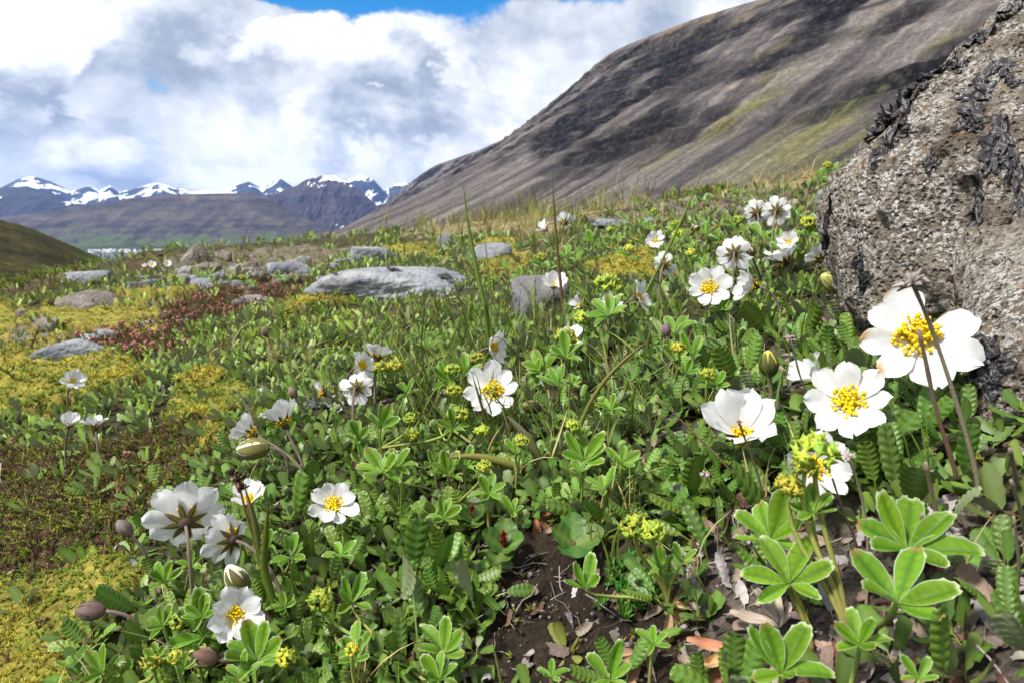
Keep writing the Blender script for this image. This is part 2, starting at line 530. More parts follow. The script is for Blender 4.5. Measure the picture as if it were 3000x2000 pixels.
# ================================================================== far land
def rocky(name, cols, sc=1.0, green=None, snow=None, strata=0.0, streak=None):
    """far rock and scree: broken colour by noise, height, steepness"""
    m, t = new_mat(name)
    geo = t.n('ShaderNodeNewGeometry'); p = geo.outputs['Position']
    s3 = t.n('ShaderNodeSeparateXYZ', Vector=p)
    nz = t.n('ShaderNodeSeparateXYZ', Vector=geo.outputs['Normal']).outputs[2]
    a = t.noise(p, .004 * sc, 8, .62); b = t.noise(p, .03 * sc, 6, .65)
    c = t.ramp(a, [(.32, cols[0]), (.5, cols[1]), (.68, cols[2])])
    c = t.mix(1.0, c, t.ramp(b, [(.3, .62), (.7, 1.4)]), 'MULTIPLY')
    if strata:
        w = t.math('ADD', t.math('MULTIPLY', s3.outputs[2], 1 / strata), t.math('MULTIPLY', a, 2.2))
        st = t.noise(t.n('ShaderNodeCombineXYZ', Z=w).outputs[0], 1.0, 3, .6)
        c = t.mix(1.0, c, t.ramp(st, [(.35, .55), (.62, 1.3)]), 'MULTIPLY')
    if streak:
        q = t.n('ShaderNodeCombineXYZ', X=t.math('MULTIPLY', s3.outputs[0], .0016 * sc), Y=t.math('MULTIPLY', s3.outputs[1], .03 * sc),
                Z=t.math('MULTIPLY', s3.outputs[2], .003 * sc)).outputs[0]
        sn = t.noise(q, 1.0, 5, .6)
        c = t.mix(1.0, c, t.ramp(sn, [(.3, .7), (.7, 1.35)]), 'MULTIPLY')
    if green:
        gcol, zlo, zhi, amt = green
        gm = t.math('SUBTRACT', t.math('ADD', sn if streak else b, a), t.math('MULTIPLY', t.sstep(s3.outputs[2], zlo, zhi), .55))
        gm = t.sstep(gm, 1.02 - amt, 1.14 - amt)
        c = t.mix(gm, c, t.mix(t.sstep(b, .35, .65), gcol, tuple(x * 1.9 for x in gcol)))
    if snow:
        zlo, zhi, amt = snow
        sm = t.math('ADD', t.noise(p, .0022, 7, .60), t.math('MULTIPLY', t.sstep(s3.outputs[2], zlo, zhi), .10))
        sm = t.math('ADD', sm, t.math('MULTIPLY', t.math('SUBTRACT', nz, .7), .30))
        c = t.mix(t.sstep(sm, .62 - amt, .66 - amt), c, (.85, .87, .9))
    finish(t, princ(t, c, .95, bump(t, t.math('ADD', b, a), 14 / sc, .7), .05))
    return m

def slope_strip(name, nodes, t_ridge, foot, mat, nu=220, nw=70, relief=.05, gully=7.0, seed=1, back=.5, prof=1.25, rough=.02):
    """a mountain: ridge through (u, v) sight lines at depth t_ridge, falling towards us to a foot (height, depth)"""
    nd = np.array(nodes, float)
    tr = np.interp(np.linspace(0, 1, nu), np.linspace(0, 1, len(nd)), nd[:, 2]) if nd.shape[1] > 2 else np.full(nu, float(t_ridge))
    u = np.linspace(nd[0, 0], nd[-1, 0], nu)
    v = np.interp(u, nd[:, 0], nd[:, 1])
    if nd.shape[1] > 2: tr = np.interp(u, nd[:, 0], nd[:, 2])
    Rg = at(u, v, tr)
    size = np.ptp(Rg[:, 0])
    hgt = max(Rg[:, 2].max() - foot[0], 1)
    Rg[:, 2] += fbm(P3(u * .05, np.zeros(nu), seed), 4, seed) * hgt * rough * (1 if rough < .03 else 1.6)
    d = ray(u, np.full(nu, 525.0)); d = d / d[:, 1:2]
    Ft = d * foot[1]; Ft[:, 2] = foot[0]
    w = np.concatenate([-back * np.linspace(1, 0, 12, endpoint=False) ** 1.2, np.linspace(0, 1, nw)])
    U, Wd = np.meshgrid(np.arange(nu), w, indexing='ij')
    X = Rg[U.astype(int)]; Fd = Ft[U.astype(int)]
    ww = np.clip(Wd, 0, 1)
    f = 1 - (1 - ww) ** prof
    V = X + (Fd - X) * Wd[..., None]
    V[..., 2] = X[..., 2] + (Fd[..., 2] - X[..., 2]) * f
    bk = np.clip(-Wd, 0, None)
    V[..., 2] = np.where(Wd < 0, X[..., 2] - bk * hgt * 1.2, V[..., 2])
    env = np.sin(np.pi * np.clip(ww, 0, 1)) ** .7
    flat = V.reshape(-1, 3)
    s = gully / max(size, 1)
    q = P3(flat[:, 0] * s * 3, flat[:, 1] * s * .6, flat[:, 2] * s * 1.0)
    n = fbm(q, 5, seed + 5, .5, True) * .7 + fbm(q * 2.7, 4, seed + 9) * .4
    V[..., 2] += (n.reshape(U.shape) * env) * hgt * relief
    me = mesh(name, V.reshape(-1, 3), [quads(nu, len(w))[:, ::-1]], None, mat)
    return put(name, me, kind='structure')

m_flank, t = new_mat('scree_flank')
p = t.n('ShaderNodeNewGeometry').outputs['Position']
c = t.n('ShaderNodeVertexColor', _layer_name='Col').outputs[0]
fl = t.n('ShaderNodeSeparateXYZ', Vector=t.n('ShaderNodeAttribute', _attribute_name='Flow').outputs['Vector'])
arc_, w_, cl_ = fl.outputs[0], fl.outputs[1], fl.outputs[2]
zz_ = t.n('ShaderNodeSeparateXYZ', Vector=p).outputs[2]
a = t.noise(p, .035, 8, .72); b = t.noise(p, .22, 8, .78)
# scree runs straight down the fall line in thin streaks, strongest on the lower half
sv = t.n('ShaderNodeCombineXYZ', X=t.math('MULTIPLY', arc_, .060), Y=t.math('MULTIPLY', w_, 1.6)).outputs[0]
st = t.noise(sv, 1.0, 9, .68, .15)
low_ = t.sstep(w_, .30, .60)
c = t.mix(t.math('ADD', .25, t.math('MULTIPLY', low_, .75)), c, t.mix(1.0, c, t.ramp(st, [(.32, .50), (.5, 1.0), (.68, 1.65)]), 'MULTIPLY'))
# basalt ledges break into blocks
bv = t.n('ShaderNodeCombineXYZ', X=t.math('MULTIPLY', arc_, .11), Y=t.math('MULTIPLY', zz_, .13), Z=t.math('MULTIPLY', a, 2.0)).outputs[0]
blk = t.voro(bv, 1.0)
bl2 = t.noise(bv, 1.1, 6, .7)
ckk = t.math('MULTIPLY', cl_, t.sstep(t.math('ADD', blk, t.math('MULTIPLY', bl2, .8)), .62, 1.05))
c = t.mix(t.math('MULTIPLY', ckk, .9), c, (.014, .013, .014))
sb = t.noise(t.n('ShaderNodeCombineXYZ', X=t.math('MULTIPLY', arc_, .0025), Z=t.math('ADD', t.math('MULTIPLY', zz_, .075), t.math('MULTIPLY', a, 1.3))).outputs[0], 1.0, 6, .62)
c = t.mix(t.math('SUBTRACT', 1.0, t.math('MULTIPLY', low_, .85)), c, t.mix(1.0, c, t.ramp(sb, [(.38, .34), (.455, 1.0), (.56, 1.15), (.64, 1.55)]), 'MULTIPLY'))
c = t.mix(1.0, c, t.ramp(a, [(.3, .75), (.5, 1.0), (.7, 1.3)]), 'MULTIPLY')
c = t.mix(1.0, c, t.ramp(b, [(.32, .40), (.5, 1.0), (.68, 1.7)]), 'MULTIPLY')
hgt_ = t.math('ADD', t.math('MULTIPLY', b, t.math('ADD', .35, cl_)), t.math('MULTIPLY', blk, t.math('MULTIPLY', cl_, -1.6)))
finish(t, princ(t, c, .95, bump(t, hgt_, 9.0, .9), .05))
m_mesa = rocky('mesa_slope', ((.034, .027, .029), (.062, .050, .046), (.110, .092, .062)), 1.3, ((.044, .060, .020), -170, 170, .18), None, 40.0)
m_blue = rocky('far_rock', ((.022, .024, .034), (.034, .036, .048), (.050, .050, .058)), .4, None, (200, 900, -.10), 60.0)  # blue of the distant air is mixed into the rock colour
m_snow = rocky('far_snow_rock', ((.020, .023, .034), (.032, .035, .047), (.048, .05, .06)), .4, None, (900, 100, .046), 60.0)  # rock tinted blue here too, in place of thicker haze
m_brown = rocky('far_brown_rock', ((.030, .024, .028), (.050, .040, .042), (.078, .062, .056)), .5, ((.06, .07, .03), -170, 100, -.04), (300, 700, -.06), 60.0)
m_hill = rocky('near_hillside', ((.014, .014, .006), (.034, .030, .011), (.066, .052, .022)), 26.0, ((.040, .062, .008), -9, 3, .20), None)
m_valley = rocky('valley_grass', ((.05, .06, .02), (.06, .07, .025), (.08, .08, .035)), 1.0)

# the big mountainside on the right
_r = np.array([(690,592,5600),(760,566,5350),(800,548,5200),(850,510,4800),(905,458,4500),(935,430,4300),(960,405,4100),(1000,380,3800),(1100,345,3200),
               (1180,310,2800),(1260,250,2400),(1330,190,2100),(1390,130,1850),(1430,108,1720),(1500,80,1550),(1600,42,1380),(1700,12,1220),(1760,-5,1150)], float)
_R = at(_r[:, 0], _r[:, 1], _r[:, 2])
_R = np.vstack([_R, [(640, 760, 395), (760, 530, 400), (880, 300, 402), (1000, 50, 405), (1150, -300, 405)]])
_F = np.stack([-.25 * _R[:, 1] - 20, _R[:, 1], np.full(len(_R), -14.)], 1)
_F[-8:] = [(-380, 1480, -14), (-300, 1250, -18), (-150, 900, -26), (60, 480, -24), (110, 330, -22), (150, 200, -20), (190, 20, -20), (240, -250, -20)]
_F[:3, 2] = _R[:3, 2] - 30
_F[:, 0] = np.minimum(_F[:, 0], _R[:, 0] - 130)
_s = np.concatenate([[0], np.cumsum(np.linalg.norm(np.diff(_R, axis=0), axis=1) / np.clip(np.hypot(_R[1:, 0], _R[1:, 1]), 500, None))])
nu = 560
ss = np.linspace(0, _s[-1], nu)
def smooth1(a, k):
    return np.convolve(np.pad(a, k, 'edge'), np.ones(2 * k + 1) / (2 * k + 1), 'valid')
Rg = np.stack([smooth1(np.interp(ss, _s, _R[:, k]), 3) for k in range(3)], 1)
Fg = np.stack([smooth1(np.interp(ss, _s, _F[:, k]), 22) for k in range(3)], 1)
w = np.concatenate([np.linspace(-.6, 0, 14, endpoint=False), np.linspace(0, 1.5, 230)])
I, W = np.meshgrid(np.arange(nu), w, indexing='ij')
xr, yr, zr = (Rg[I][..., k] for k in range(3))
xf, yf, zf = (Fg[I][..., k] for k in range(3))
drop = zr - zf
wc = np.clip(W, 0, None)
fall = np.where(wc < 1, 1.38 * wc - .38 * wc ** 2, 1 + .5 * (wc - 1))
X = xr - W * (xr - xf)
Y = yr - W * (yr - yf)
Z = zr - drop * fall
Z = np.where(W < 0, zr + 30 * W, Z)
scale = np.clip(drop / 380, .12, 1.2)
mask = sstep(W, .0, .05) * (1 - sstep(W + .10 * vnoise(P3(Y.ravel() * .006, Y.ravel() * 0), 77).reshape(W.shape), .52, .72))
flat = P3(X.ravel(), Y.ravel(), Z.ravel())
# buttresses and gullies run down the fall line; basalt ledges run level
gul = fbm(P3(flat[:, 1] * .022, flat[:, 0] * .004), 5, 71, .55, True).reshape(W.shape)
gul2 = fbm(P3(flat[:, 1] * .006, flat[:, 0] * .0012), 3, 72).reshape(W.shape)
rough = fbm(flat * .03, 5, 73, .6).reshape(W.shape)
Z0 = Z + gul2 * 9 * sstep(W, .02, .3) * scale + rough * 2.6 * scale * sstep(W, 0, .1)
per = 25.0
k_ = (Z0 + 14 * vnoise(flat * .006, 74).reshape(W.shape)) / per
fr = k_ - np.floor(k_)
step = (sstep(fr, .55, .95) - fr) * per
lm = mask * np.clip(.55 + 1.2 * vnoise(flat * .012, 75).reshape(W.shape), 0, 1.1)
Z = Z0 + step * lm * .95 + gul * 13 * mask * scale
X = X + (gul * 15 + fbm(flat * .05, 4, 76, .6).reshape(W.shape) * 8) * mask * scale
# what the slope is made of: scree streaked down the fall line, basalt ledges, grass low down and on top
arc = np.cumsum(np.concatenate([[0], np.linalg.norm(np.diff(Rg[:, :2], axis=0), axis=1)]))[I]
flat = P3(X.ravel(), Y.ravel(), Z.ravel())
wob = fbm(flat * .01, 3, 90).reshape(W.shape) * 12
stk = fbm(P3((arc + wob).ravel() * .045, W.ravel() * 1.5), 4, 91, .6).reshape(W.shape)
stk2 = fbm(P3((arc + wob).ravel() * .012, W.ravel() * 1.0), 3, 92).reshape(W.shape)
blot = fbm(flat * .018, 4, 93, .6).reshape(W.shape)
k = np.clip(.5 + stk * 1.5 + stk2 * .6, 0, 1)[..., None]
mc = np.array((.066, .057, .055)) * (1 - k) + np.array((.140, .121, .110)) * k
ledge = sstep(fr, .50, .62) * (1 - sstep(fr, .90, .99)) * np.clip(lm, 0, 1)
ck = np.clip(ledge * 1.1 + sstep(blot, .18, .45) * mask * .5, 0, 1)[..., None] * .75
mc = mc * (1 - ck) + np.array((.026, .023, .023)) * ck
uu, vv, _d = project(np.stack([X, Y, Z], -1))
gk = sstep(W + stk * .42 + stk2 * .30, .64, .84) * sstep(uu, 1450, 1950)
gk = np.clip(gk + .55 * sstep(stk2 + blot, .35, .7) * sstep(uu, 1300, 1700) * sstep(W, .05, .2), 0, 1)[..., None] * .62
gcol = np.array((.105, .112, .030)) * (1 + .5 * stk[..., None]) + np.array((.05, .03, .0)) * sstep(blot, -.1, .4)[..., None]
mc = mc * (1 - gk) + gcol * gk
tk = (sstep(blot + .25 * stk, -.05, .35) * (1 - sstep(W, .03, .16)) * sstep(uu, 1250, 1650))[..., None] * .8
mc = mc * (1 - tk) + np.array((.165, .128, .075)) * tk
me = mesh('mountain', np.stack([X, Y, Z], -1).reshape(-1, 3), [quads(nu, len(w))], mc.reshape(-1, 3), m_flank)
at_ = me.attributes.new('Flow', 'FLOAT_VECTOR', 'POINT')
at_.data.foreach_set('vector', np.stack([arc, W, np.clip(lm, 0, 1)], -1).astype(np.float32).ravel())
put('mountain', me, kind='structure')

slope_strip('hill', [(-300,470),(-60,492),(0,505),(60,520),(120,545),(180,571),(240,596),(300,622),(420,690)], 150, (-4.5, 26), m_hill, 160, 60, .05, 5, 3, .5, 1.1)
slope_strip('hill', [(-300,540),(-100,515),(0,500),(100,488),(200,470),(300,455),(380,447),(480,445),(590,444),(620,458),(680,489),(740,519),(800,550),(880,578)],
            6600, (-168, 5350), m_mesa, 260, 90, .10, 9, 7, .4, 1.5, .008)
slope_strip('mountain', [(-400,470),(-100,424),(0,432),(60,428),(110,440),(170,463),(220,478),(300,492),(360,500)], 9000, (-150, 7400), m_blue, 220, 70, .14, 6, 13, .5, 1.2, .008)
slope_strip('mountain', [(-200,430),(-60,440),(0,432),(40,412),(75,404),(110,415),(140,428),(165,440),(190,432),(205,427),(230,440),(252,426),(275,442),(330,428),(360,420),
                         (400,430),(440,440),(480,438),(510,440),(530,430),(570,417),(600,432),(625,420),(645,411),(665,425),(690,440),(760,450)], 13500, (-150, 10500), m_snow, 420, 90, .22, 7, 17, .5, 1.2, .012)
slope_strip('mountain', [(540,500),(580,466),(610,452),(645,440),(682,427),(705,411),(738,405),(766,403),(800,420),(832,441),(862,470),(905,520),(960,545)], 9300, (-160, 7600), m_brown, 240, 90, .16, 6, 23, .5, 1.2, .010)
slope_strip('mountain', [(700,440),(770,432),(800,415),(828,401),(858,412),(882,440),(910,424),(935,418),(970,440),(1060,450)], 14500, (-150, 11500), m_snow, 200, 70, .2, 6, 29, .5, 1.2, .012)

# valley floor to the horizon, and the fjord on it
def sheet(name, x0, x1, y0, y1, z, mat, n=2):
    xs = np.linspace(x0, x1, n); ys = np.linspace(y0, y1, n)
    A, B = np.meshgrid(xs, ys, indexing='ij')
    return put(name, mesh(name, np.stack([A.ravel(), B.ravel(), np.full(A.size, float(z))], 1), [quads(n, n)], None, mat), kind='structure')
sheet('valley_floor', -21000, 21000, -8000, 17000, -186, m_valley)
m_water, t = new_mat('fjord_water')
p = t.n('ShaderNodeNewGeometry').outputs['Position']
finish(t, princ(t, (.03, .07, .10), .18, bump(t, t.noise(p, .05, 4, .6), .8, .25), .5))
sheet('water', -9000, 9000, 2500, 5330, -175, m_water)
# low wooded shore and the spit the town stands on
m_wood = rocky('shore_wood', ((.020, .034, .016), (.034, .052, .020), (.060, .085, .028)), 2.5)
slope_strip('shore', [(-300,560),(100,562),(300,556),(480,560),(600,556),(760,560),(900,570)], 5650, (-173, 5280), m_wood, 200, 14, .10, 14, 31, .3, 1.0, .05)
m_spit = rocky('town_ground', ((.06, .07, .04), (.09, .09, .07), (.12, .12, .11)), 6.0)
xs = np.linspace(-3420, -2380, 40)
A = np.stack([np.concatenate([xs, xs]), np.concatenate([4880 + 40 * np.sin(xs * .01), np.full(40, 5320.)]), np.full(80, -172.5)], 1)
put('shore', mesh('shore', A, [np.stack([np.arange(39), np.arange(1, 40), np.arange(41, 80), np.arange(40, 79)], 1)], None, m_spit), kind='structure')

# the town: small pale houses, each its own object
m_wall, t = new_mat('house_wall')
rnd = t.n('ShaderNodeObjectInfo').outputs['Random']
finish(t, princ(t, t.ramp(rnd, [(0, (.8, .8, .78)), (.7, (.72, .72, .7)), (.85, (.5, .42, .34)), (1, (.75, .77, .8))]), .8))
m_roofs, t = new_mat('house_roof')
rnd = t.n('ShaderNodeObjectInfo').outputs['Random']
finish(t, princ(t, t.ramp(rnd, [(0, (.55, .55, .55)), (.5, (.14, .15, .18)), (.75, (.30, .08, .06)), (1, (.7, .7, .72))]), .7))
def house_mesh(l, wd, h):
    V = [(-l, -wd, 0), (l, -wd, 0), (l, wd, 0), (-l, wd, 0), (-l, -wd, h), (l, -wd, h), (l, wd, h), (-l, wd, h),
         (-l, -wd * 1.1, h), (l, -wd * 1.1, h), (l, wd * 1.1, h), (-l, wd * 1.1, h), (-l, 0, h * 1.7), (l, 0, h * 1.7)]
    q = [(0, 1, 5, 4), (1, 2, 6, 5), (2, 3, 7, 6), (3, 0, 4, 7)]
    r = [(8, 9, 13, 12), (10, 11, 12, 13)]
    tr = [(8, 12, 11), (9, 10, 13)]
    return mesh('house', np.array(V, float), [np.array(q + r), np.array(tr)], None, (m_wall, m_roofs), [0] * 4 + [1] * 2 + [0] * 2, False)
_hm = [house_mesh(11, 7, 8), house_mesh(20, 8, 10), house_mesh(9, 7, 13), house_mesh(34, 11, 10)]
r2 = np.random.default_rng(5)
for k in range(62):
    y = r2.uniform(4920, 5300)
    x = r2.uniform(-3330, -2520) if k < 46 else r2.uniform(-2950, -2480)
    o = put('house', _hm[int(r2.choice(4, p=[.4, .25, .2, .15]))], None, m4(rz(r2.uniform(-.5, .5)), (x, y, -172.6)),
            label='tiny pale house of the town on the fjord shore', category='house', group='pale houses of the far shore town')

# ================================================================== boulder on the right
def ico(n):
    bm = bmesh.new(); bmesh.ops.create_icosphere(bm, subdivisions=n, radius=1)
    V = np.array([v.co[:] for v in bm.verts]); T = np.array([[v.index for v in f.verts] for f in bm.faces]); bm.free()
    return nrm(V), T
m_boulder, t = new_mat('pitted_lava')
p = t.n('ShaderNodeTexCoord').outputs['Object']
geo = t.n('ShaderNodeNewGeometry')
pit = t.n('ShaderNodeVertexColor', _layer_name='Col').outputs[0]
a = t.noise(p, 14, 7, .65, .4); b = t.noise(p, 90, 6, .7); v1 = t.voro(p, 210); v2 = t.voro(p, 420); v3 = t.noise(p, 300, 4, .7)
c = t.ramp(a, [(.28, (.075, .055, .038)), (.48, (.175, .138, .10)), (.66, (.30, .26, .21))])
c = t.mix(t.math('MULTIPLY', t.sstep(t.noise(p, 26, 4, .6), .58, .68), .55), c, (.26, .15, .055))
c = t.mix(1.0, c, t.ramp(b, [(.3, .45), (.5, 1.0), (.72, 1.7)]), 'MULTIPLY')
low = t.sstep(t.math('ADD', t.n('ShaderNodeSeparateXYZ', Vector=p).outputs[2], t.math('MULTIPLY', a, .10)), .04, -.10)  # shade of the undercut painted into the colour: lower rock darker, browner, fewer specks
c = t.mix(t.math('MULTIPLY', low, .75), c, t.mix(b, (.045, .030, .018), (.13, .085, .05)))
pz = t.sstep(t.noise(p, 11, 5, .6, .5), .40, .58)
wmask = t.math('MULTIPLY', t.math('MULTIPLY', t.math('ADD', .28, t.math('MULTIPLY', pz, .72)), t.sstep(v3, .47, .58)), t.sstep(t.noise(p, 38, 5, .65), .36, .54))
c = t.mix(t.math('MULTIPLY', wmask, t.math('SUBTRACT', .9, t.math('MULTIPLY', low, .45))), c, (.66, .64, .60))
c = t.mix(t.math('MULTIPLY', t.sstep(t.noise(p, 170, 3, .6), .66, .71), .7), c, (.40, .44, .32))
c = t.mix(t.math('MULTIPLY', t.math('SUBTRACT', 1.0, t.sstep(v2, .12, .30)), .8), c, (.03, .026, .022))
hgt = t.math('ADD', t.math('MULTIPLY', b, 1.3), t.math('ADD', t.math('MULTIPLY', t.sstep(v1, .1, .45), .9), t.math('MULTIPLY', v3, .7)))
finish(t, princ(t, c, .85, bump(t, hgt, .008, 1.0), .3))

BC = np.array([.50, .575, .0])
def edge_plane(a, b):
    n = nrm(np.cross(ray(*a), ray(*b)))
    h = -float(n @ BC)
    return (tuple(n), h) if h > 0 else (tuple(-n), -h)
BV, BT = ico(8)
def hull(planes, p=13):
    acc = 0
    for n, h in planes:
        dn = BV @ nrm(np.array(n, float))
        acc = acc + np.where(dn > 1e-3, np.maximum(dn, 1e-3) / h, 0) ** p
    return acc ** (-1 / p)
pl_up = edge_plane((1880, 452), (2348, -14)); pl_left = edge_plane((1868, 470), (1878, 590)); pl_low = edge_plane((1880, 570), (1955, 690))
# the main block, and the foot that swells out towards us
R1 = hull([pl_up, pl_left, pl_low, ((-.35, -.90, .25), .150), ((-.2, -.75, -.62), .150), ((-.45, -.45, .77), .165), ((0, .3, 1), .30), ((1, 0, 0), .40),
           ((.1, -1, .0), .20), ((0, 1, 0), .20), ((0, 0, -1), .24), ((-.8, -.6, 0), .205)])
R2 = hull([edge_plane((2205, 700), (2225, 950)), ((0, -1, .12), .232), ((.1, -.75, .66), .19), ((-.4, -.85, -.2), .345), ((0, 0, -1), .26), ((1, 0, 0), .4), ((0, 1, 0), .2), ((-.6, 0, .8), .105), ((0, -.6, -.8), .30)], 16)
Rb = np.maximum(R1, R2)
Rb = np.log(np.exp(R1 * 90) + np.exp(R2 * 90)) / 90
Q = BV * Rb[:, None]
dis = fbm(Q * 9, 4, 81) * .015 + fbm(Q * 16, 3, 80, .5, True) * .007 + fbm(Q * 30, 4, 82, .6) * .0085 + fbm(Q * 110, 3, 83) * .0022
f1, i1 = worley(Q * 45 + fbm(Q * 30, 2, 84)[:, None] * .35, 85)
pits = (1 - sstep(f1, .18, .42)) * (i1 > .45)
f2, i2 = worley(Q * 20 + fbm(Q * 22, 2, 86)[:, None] * .4, 87)
pit2 = (1 - sstep(f2, .15, .40)) * (i2 > .74)
f3, i3 = worley(Q * 95, 88)
pit3 = (1 - sstep(f3, .2, .45)) * (i3 > .5)
dis = dis - pits * .0062 - pit2 * .017 - pit3 * .0022
BP = BC + BV * (Rb + dis)[:, None]
bc = np.ones((len(BP), 3))
boulder = thing('boulder', 'big rough brown lava boulder with black lichen flakes, rising beside the flowers', 'boulder', BC)
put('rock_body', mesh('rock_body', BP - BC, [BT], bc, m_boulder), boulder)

# ================================================================== plant materials
def leaf_mat(name, rough=.45, trans=.25, var=.25, under=None, spec=.4, bmp=None, hue=.03):
    """vertex colour x a tint per object; pale underside where the plant has one; light glows through"""
    m, t = new_mat(name)
    c = t.n('ShaderNodeVertexColor', _layer_name='Col').outputs[0]
    rnd = t.n('ShaderNodeObjectInfo').outputs['Random']
    geo = t.n('ShaderNodeNewGeometry')
    p = geo.outputs['Position']
    nz = t.noise(p, 260, 3, .6)
    val = t.math('ADD', 1 - var, t.math('MULTIPLY', rnd, 2 * var))
    val = t.math('MULTIPLY', val, t.math('ADD', .8, t.math('MULTIPLY', nz, .4)))
    h = t.n('ShaderNodeHueSaturation', Hue=t.math('ADD', .5 - hue, t.math('MULTIPLY', t.math('FRACT', t.math('MULTIPLY', rnd, 7.31)), 2 * hue)), Value=val, Color=c).outputs[0]
    if under is not None:
        h = t.mix(geo.outputs['Backfacing'], h, t.mix(nz, under, tuple(x * .7 for x in under)))
    nrml = None
    if bmp: nrml = bump(t, t.noise(p, bmp[0], 3, .6), bmp[1], .6)
    a = princ(t, h, rough, nrml, spec)
    if trans:
        b = t.n('ShaderNodeBsdfTranslucent', Color=h).outputs[0]
        a = t.n('ShaderNodeMixShader', i0=trans, i1=a, i2=b).outputs[0]
    finish(t, a)
    return m
m_petal = leaf_mat('white_petal', .55, .30, .02, None, .25, None, 0)
m_stamen = leaf_mat('yellow_stamens', .6, .10, .08, None, .2, None, .008)
m_sepal = leaf_mat('dark_sepal', .7, .1, .2)
m_stem = leaf_mat('downy_stem', .75, 0, .2, None, .2, (900, .0006))
m_dryas = leaf_mat('avens_leaf', .42, .16, .28, (.24, .28, .14), .45, (420, .0006), .014)
m_mantle = leaf_mat('mantle_leaf', .5, .30, .14, (.24, .36, .13), .25, None, .010)
m_herb = leaf_mat('herb_leaf', .5, .25, .2)
m_glossy = leaf_mat('willow_leaf', .45, .2, .15, None, .4, (500, .0006))
m_grass = leaf_mat('grass', .5, .2, .2)
m_dead = leaf_mat('dead_leaf', .85, .12, .35, None, .15, (700, .0005))
m_dryas_mat = leaf_mat('avens_mat', .46, .16, 0, (.24, .28, .14), .4, None, 0)
m_herb_mat = leaf_mat('heath_mat', .6, .15, 0, None, .2, None, 0)
m_moss = leaf_mat('moss', .8, .2, 0, None, .1, None, 0)
m_grass_mat = leaf_mat('grass_mat', .55, .2, 0, None, .3, None, 0)
m_litter = leaf_mat('litter', .85, .1, 0, None, .15, (700, .0005), 0)
m_lichen, t = new_mat('black_lichen')
p = t.n('ShaderNodeTexCoord').outputs['Object']
nn = t.noise(p, 160, 4, .6)
finish(t, princ(t, t.ramp(nn, [(.3, (.008, .007, .008)), (.6, (.026, .022, .024)), (.8, (.05, .045, .05))]), .42, bump(t, nn, .002, .8), .5))

G = np.array
GREEN, PALE = G((.118, .186, .018)), G((.17, .26, .05))

# ================================================================== plant shapes (V, T, C)
def avens_leaf(lobes=7, seed=0, fine=True, tone=(1, 1, 1)):
    """oblong leaf with rounded teeth, quilted between sunken veins, margins rolled under"""
    r = np.random.default_rng(seed)
    per = 4 if fine else 2
    ny = lobes * per + 1
    a = np.array((-1, -.72, -.36, 0, .36, .72, 1) if fine else (-1, 0, 1.))
    s = np.linspace(0, 1, ny)
    w = r.uniform(.19, .235) * np.clip(1 - np.abs(2 * s - 1.04) ** 3.0, 0, 1) ** .55 * (.78 + .30 * s - .06 * s * s)
    w[0] = .03
    ph = s * lobes
    sc = np.abs(np.sin(np.pi * ph)) ** .6                         # 0 in the notch, 1 on the tooth
    bend = r.uniform(-.35, .30); roll = r.uniform(.2, .9); twist = r.uniform(-.5, .5)
    A, S = np.meshgrid(a, s, indexing='ij')
    edge = np.abs(A) > .9
    x = A * w[None] * np.where(edge, .91 + .15 * sc[None], 1)
    y = S + .05 * np.abs(A) * (S < .95)
    quilt = (np.abs(np.sin(np.pi * (S * lobes - .35 * np.abs(A)))) ** .7)
    z = .040 * (quilt - .5) * (np.abs(A) > .1) * (1 if fine else 0) - .018 * (A == 0) + bend * S ** 2 + twist * x * S
    z = z - roll * np.where(np.abs(A) > .6, (np.abs(A) - .6) ** 1.3, 0) * w[None] * 1.6 + .30 * (1 - np.abs(A)) * 0
    x = x + r.uniform(-.10, .10) * S ** 2
    V = np.stack([x, y, z], -1).reshape(-1, 3)
    q = quads(len(a), ny)
    T = np.vstack([q[:, :3], q[:, [0, 2, 3]]])
    k = (quilt if fine else .6 + 0 * quilt)[..., None]
    C = GREEN * (.80 + .30 * k)
    C = np.where((np.abs(A) < .05)[..., None], PALE * .9, C) * G(tone)
    pv = G([(-.016, -.32, -.10), (.016, -.32, -.10), (.018, .02, 0), (-.018, .02, 0)])
    return join([(V, T, C.reshape(-1, 3)), (pv, G([(0, 1, 2), (0, 2, 3)]), PALE * G((1.2, 1, .8)))])

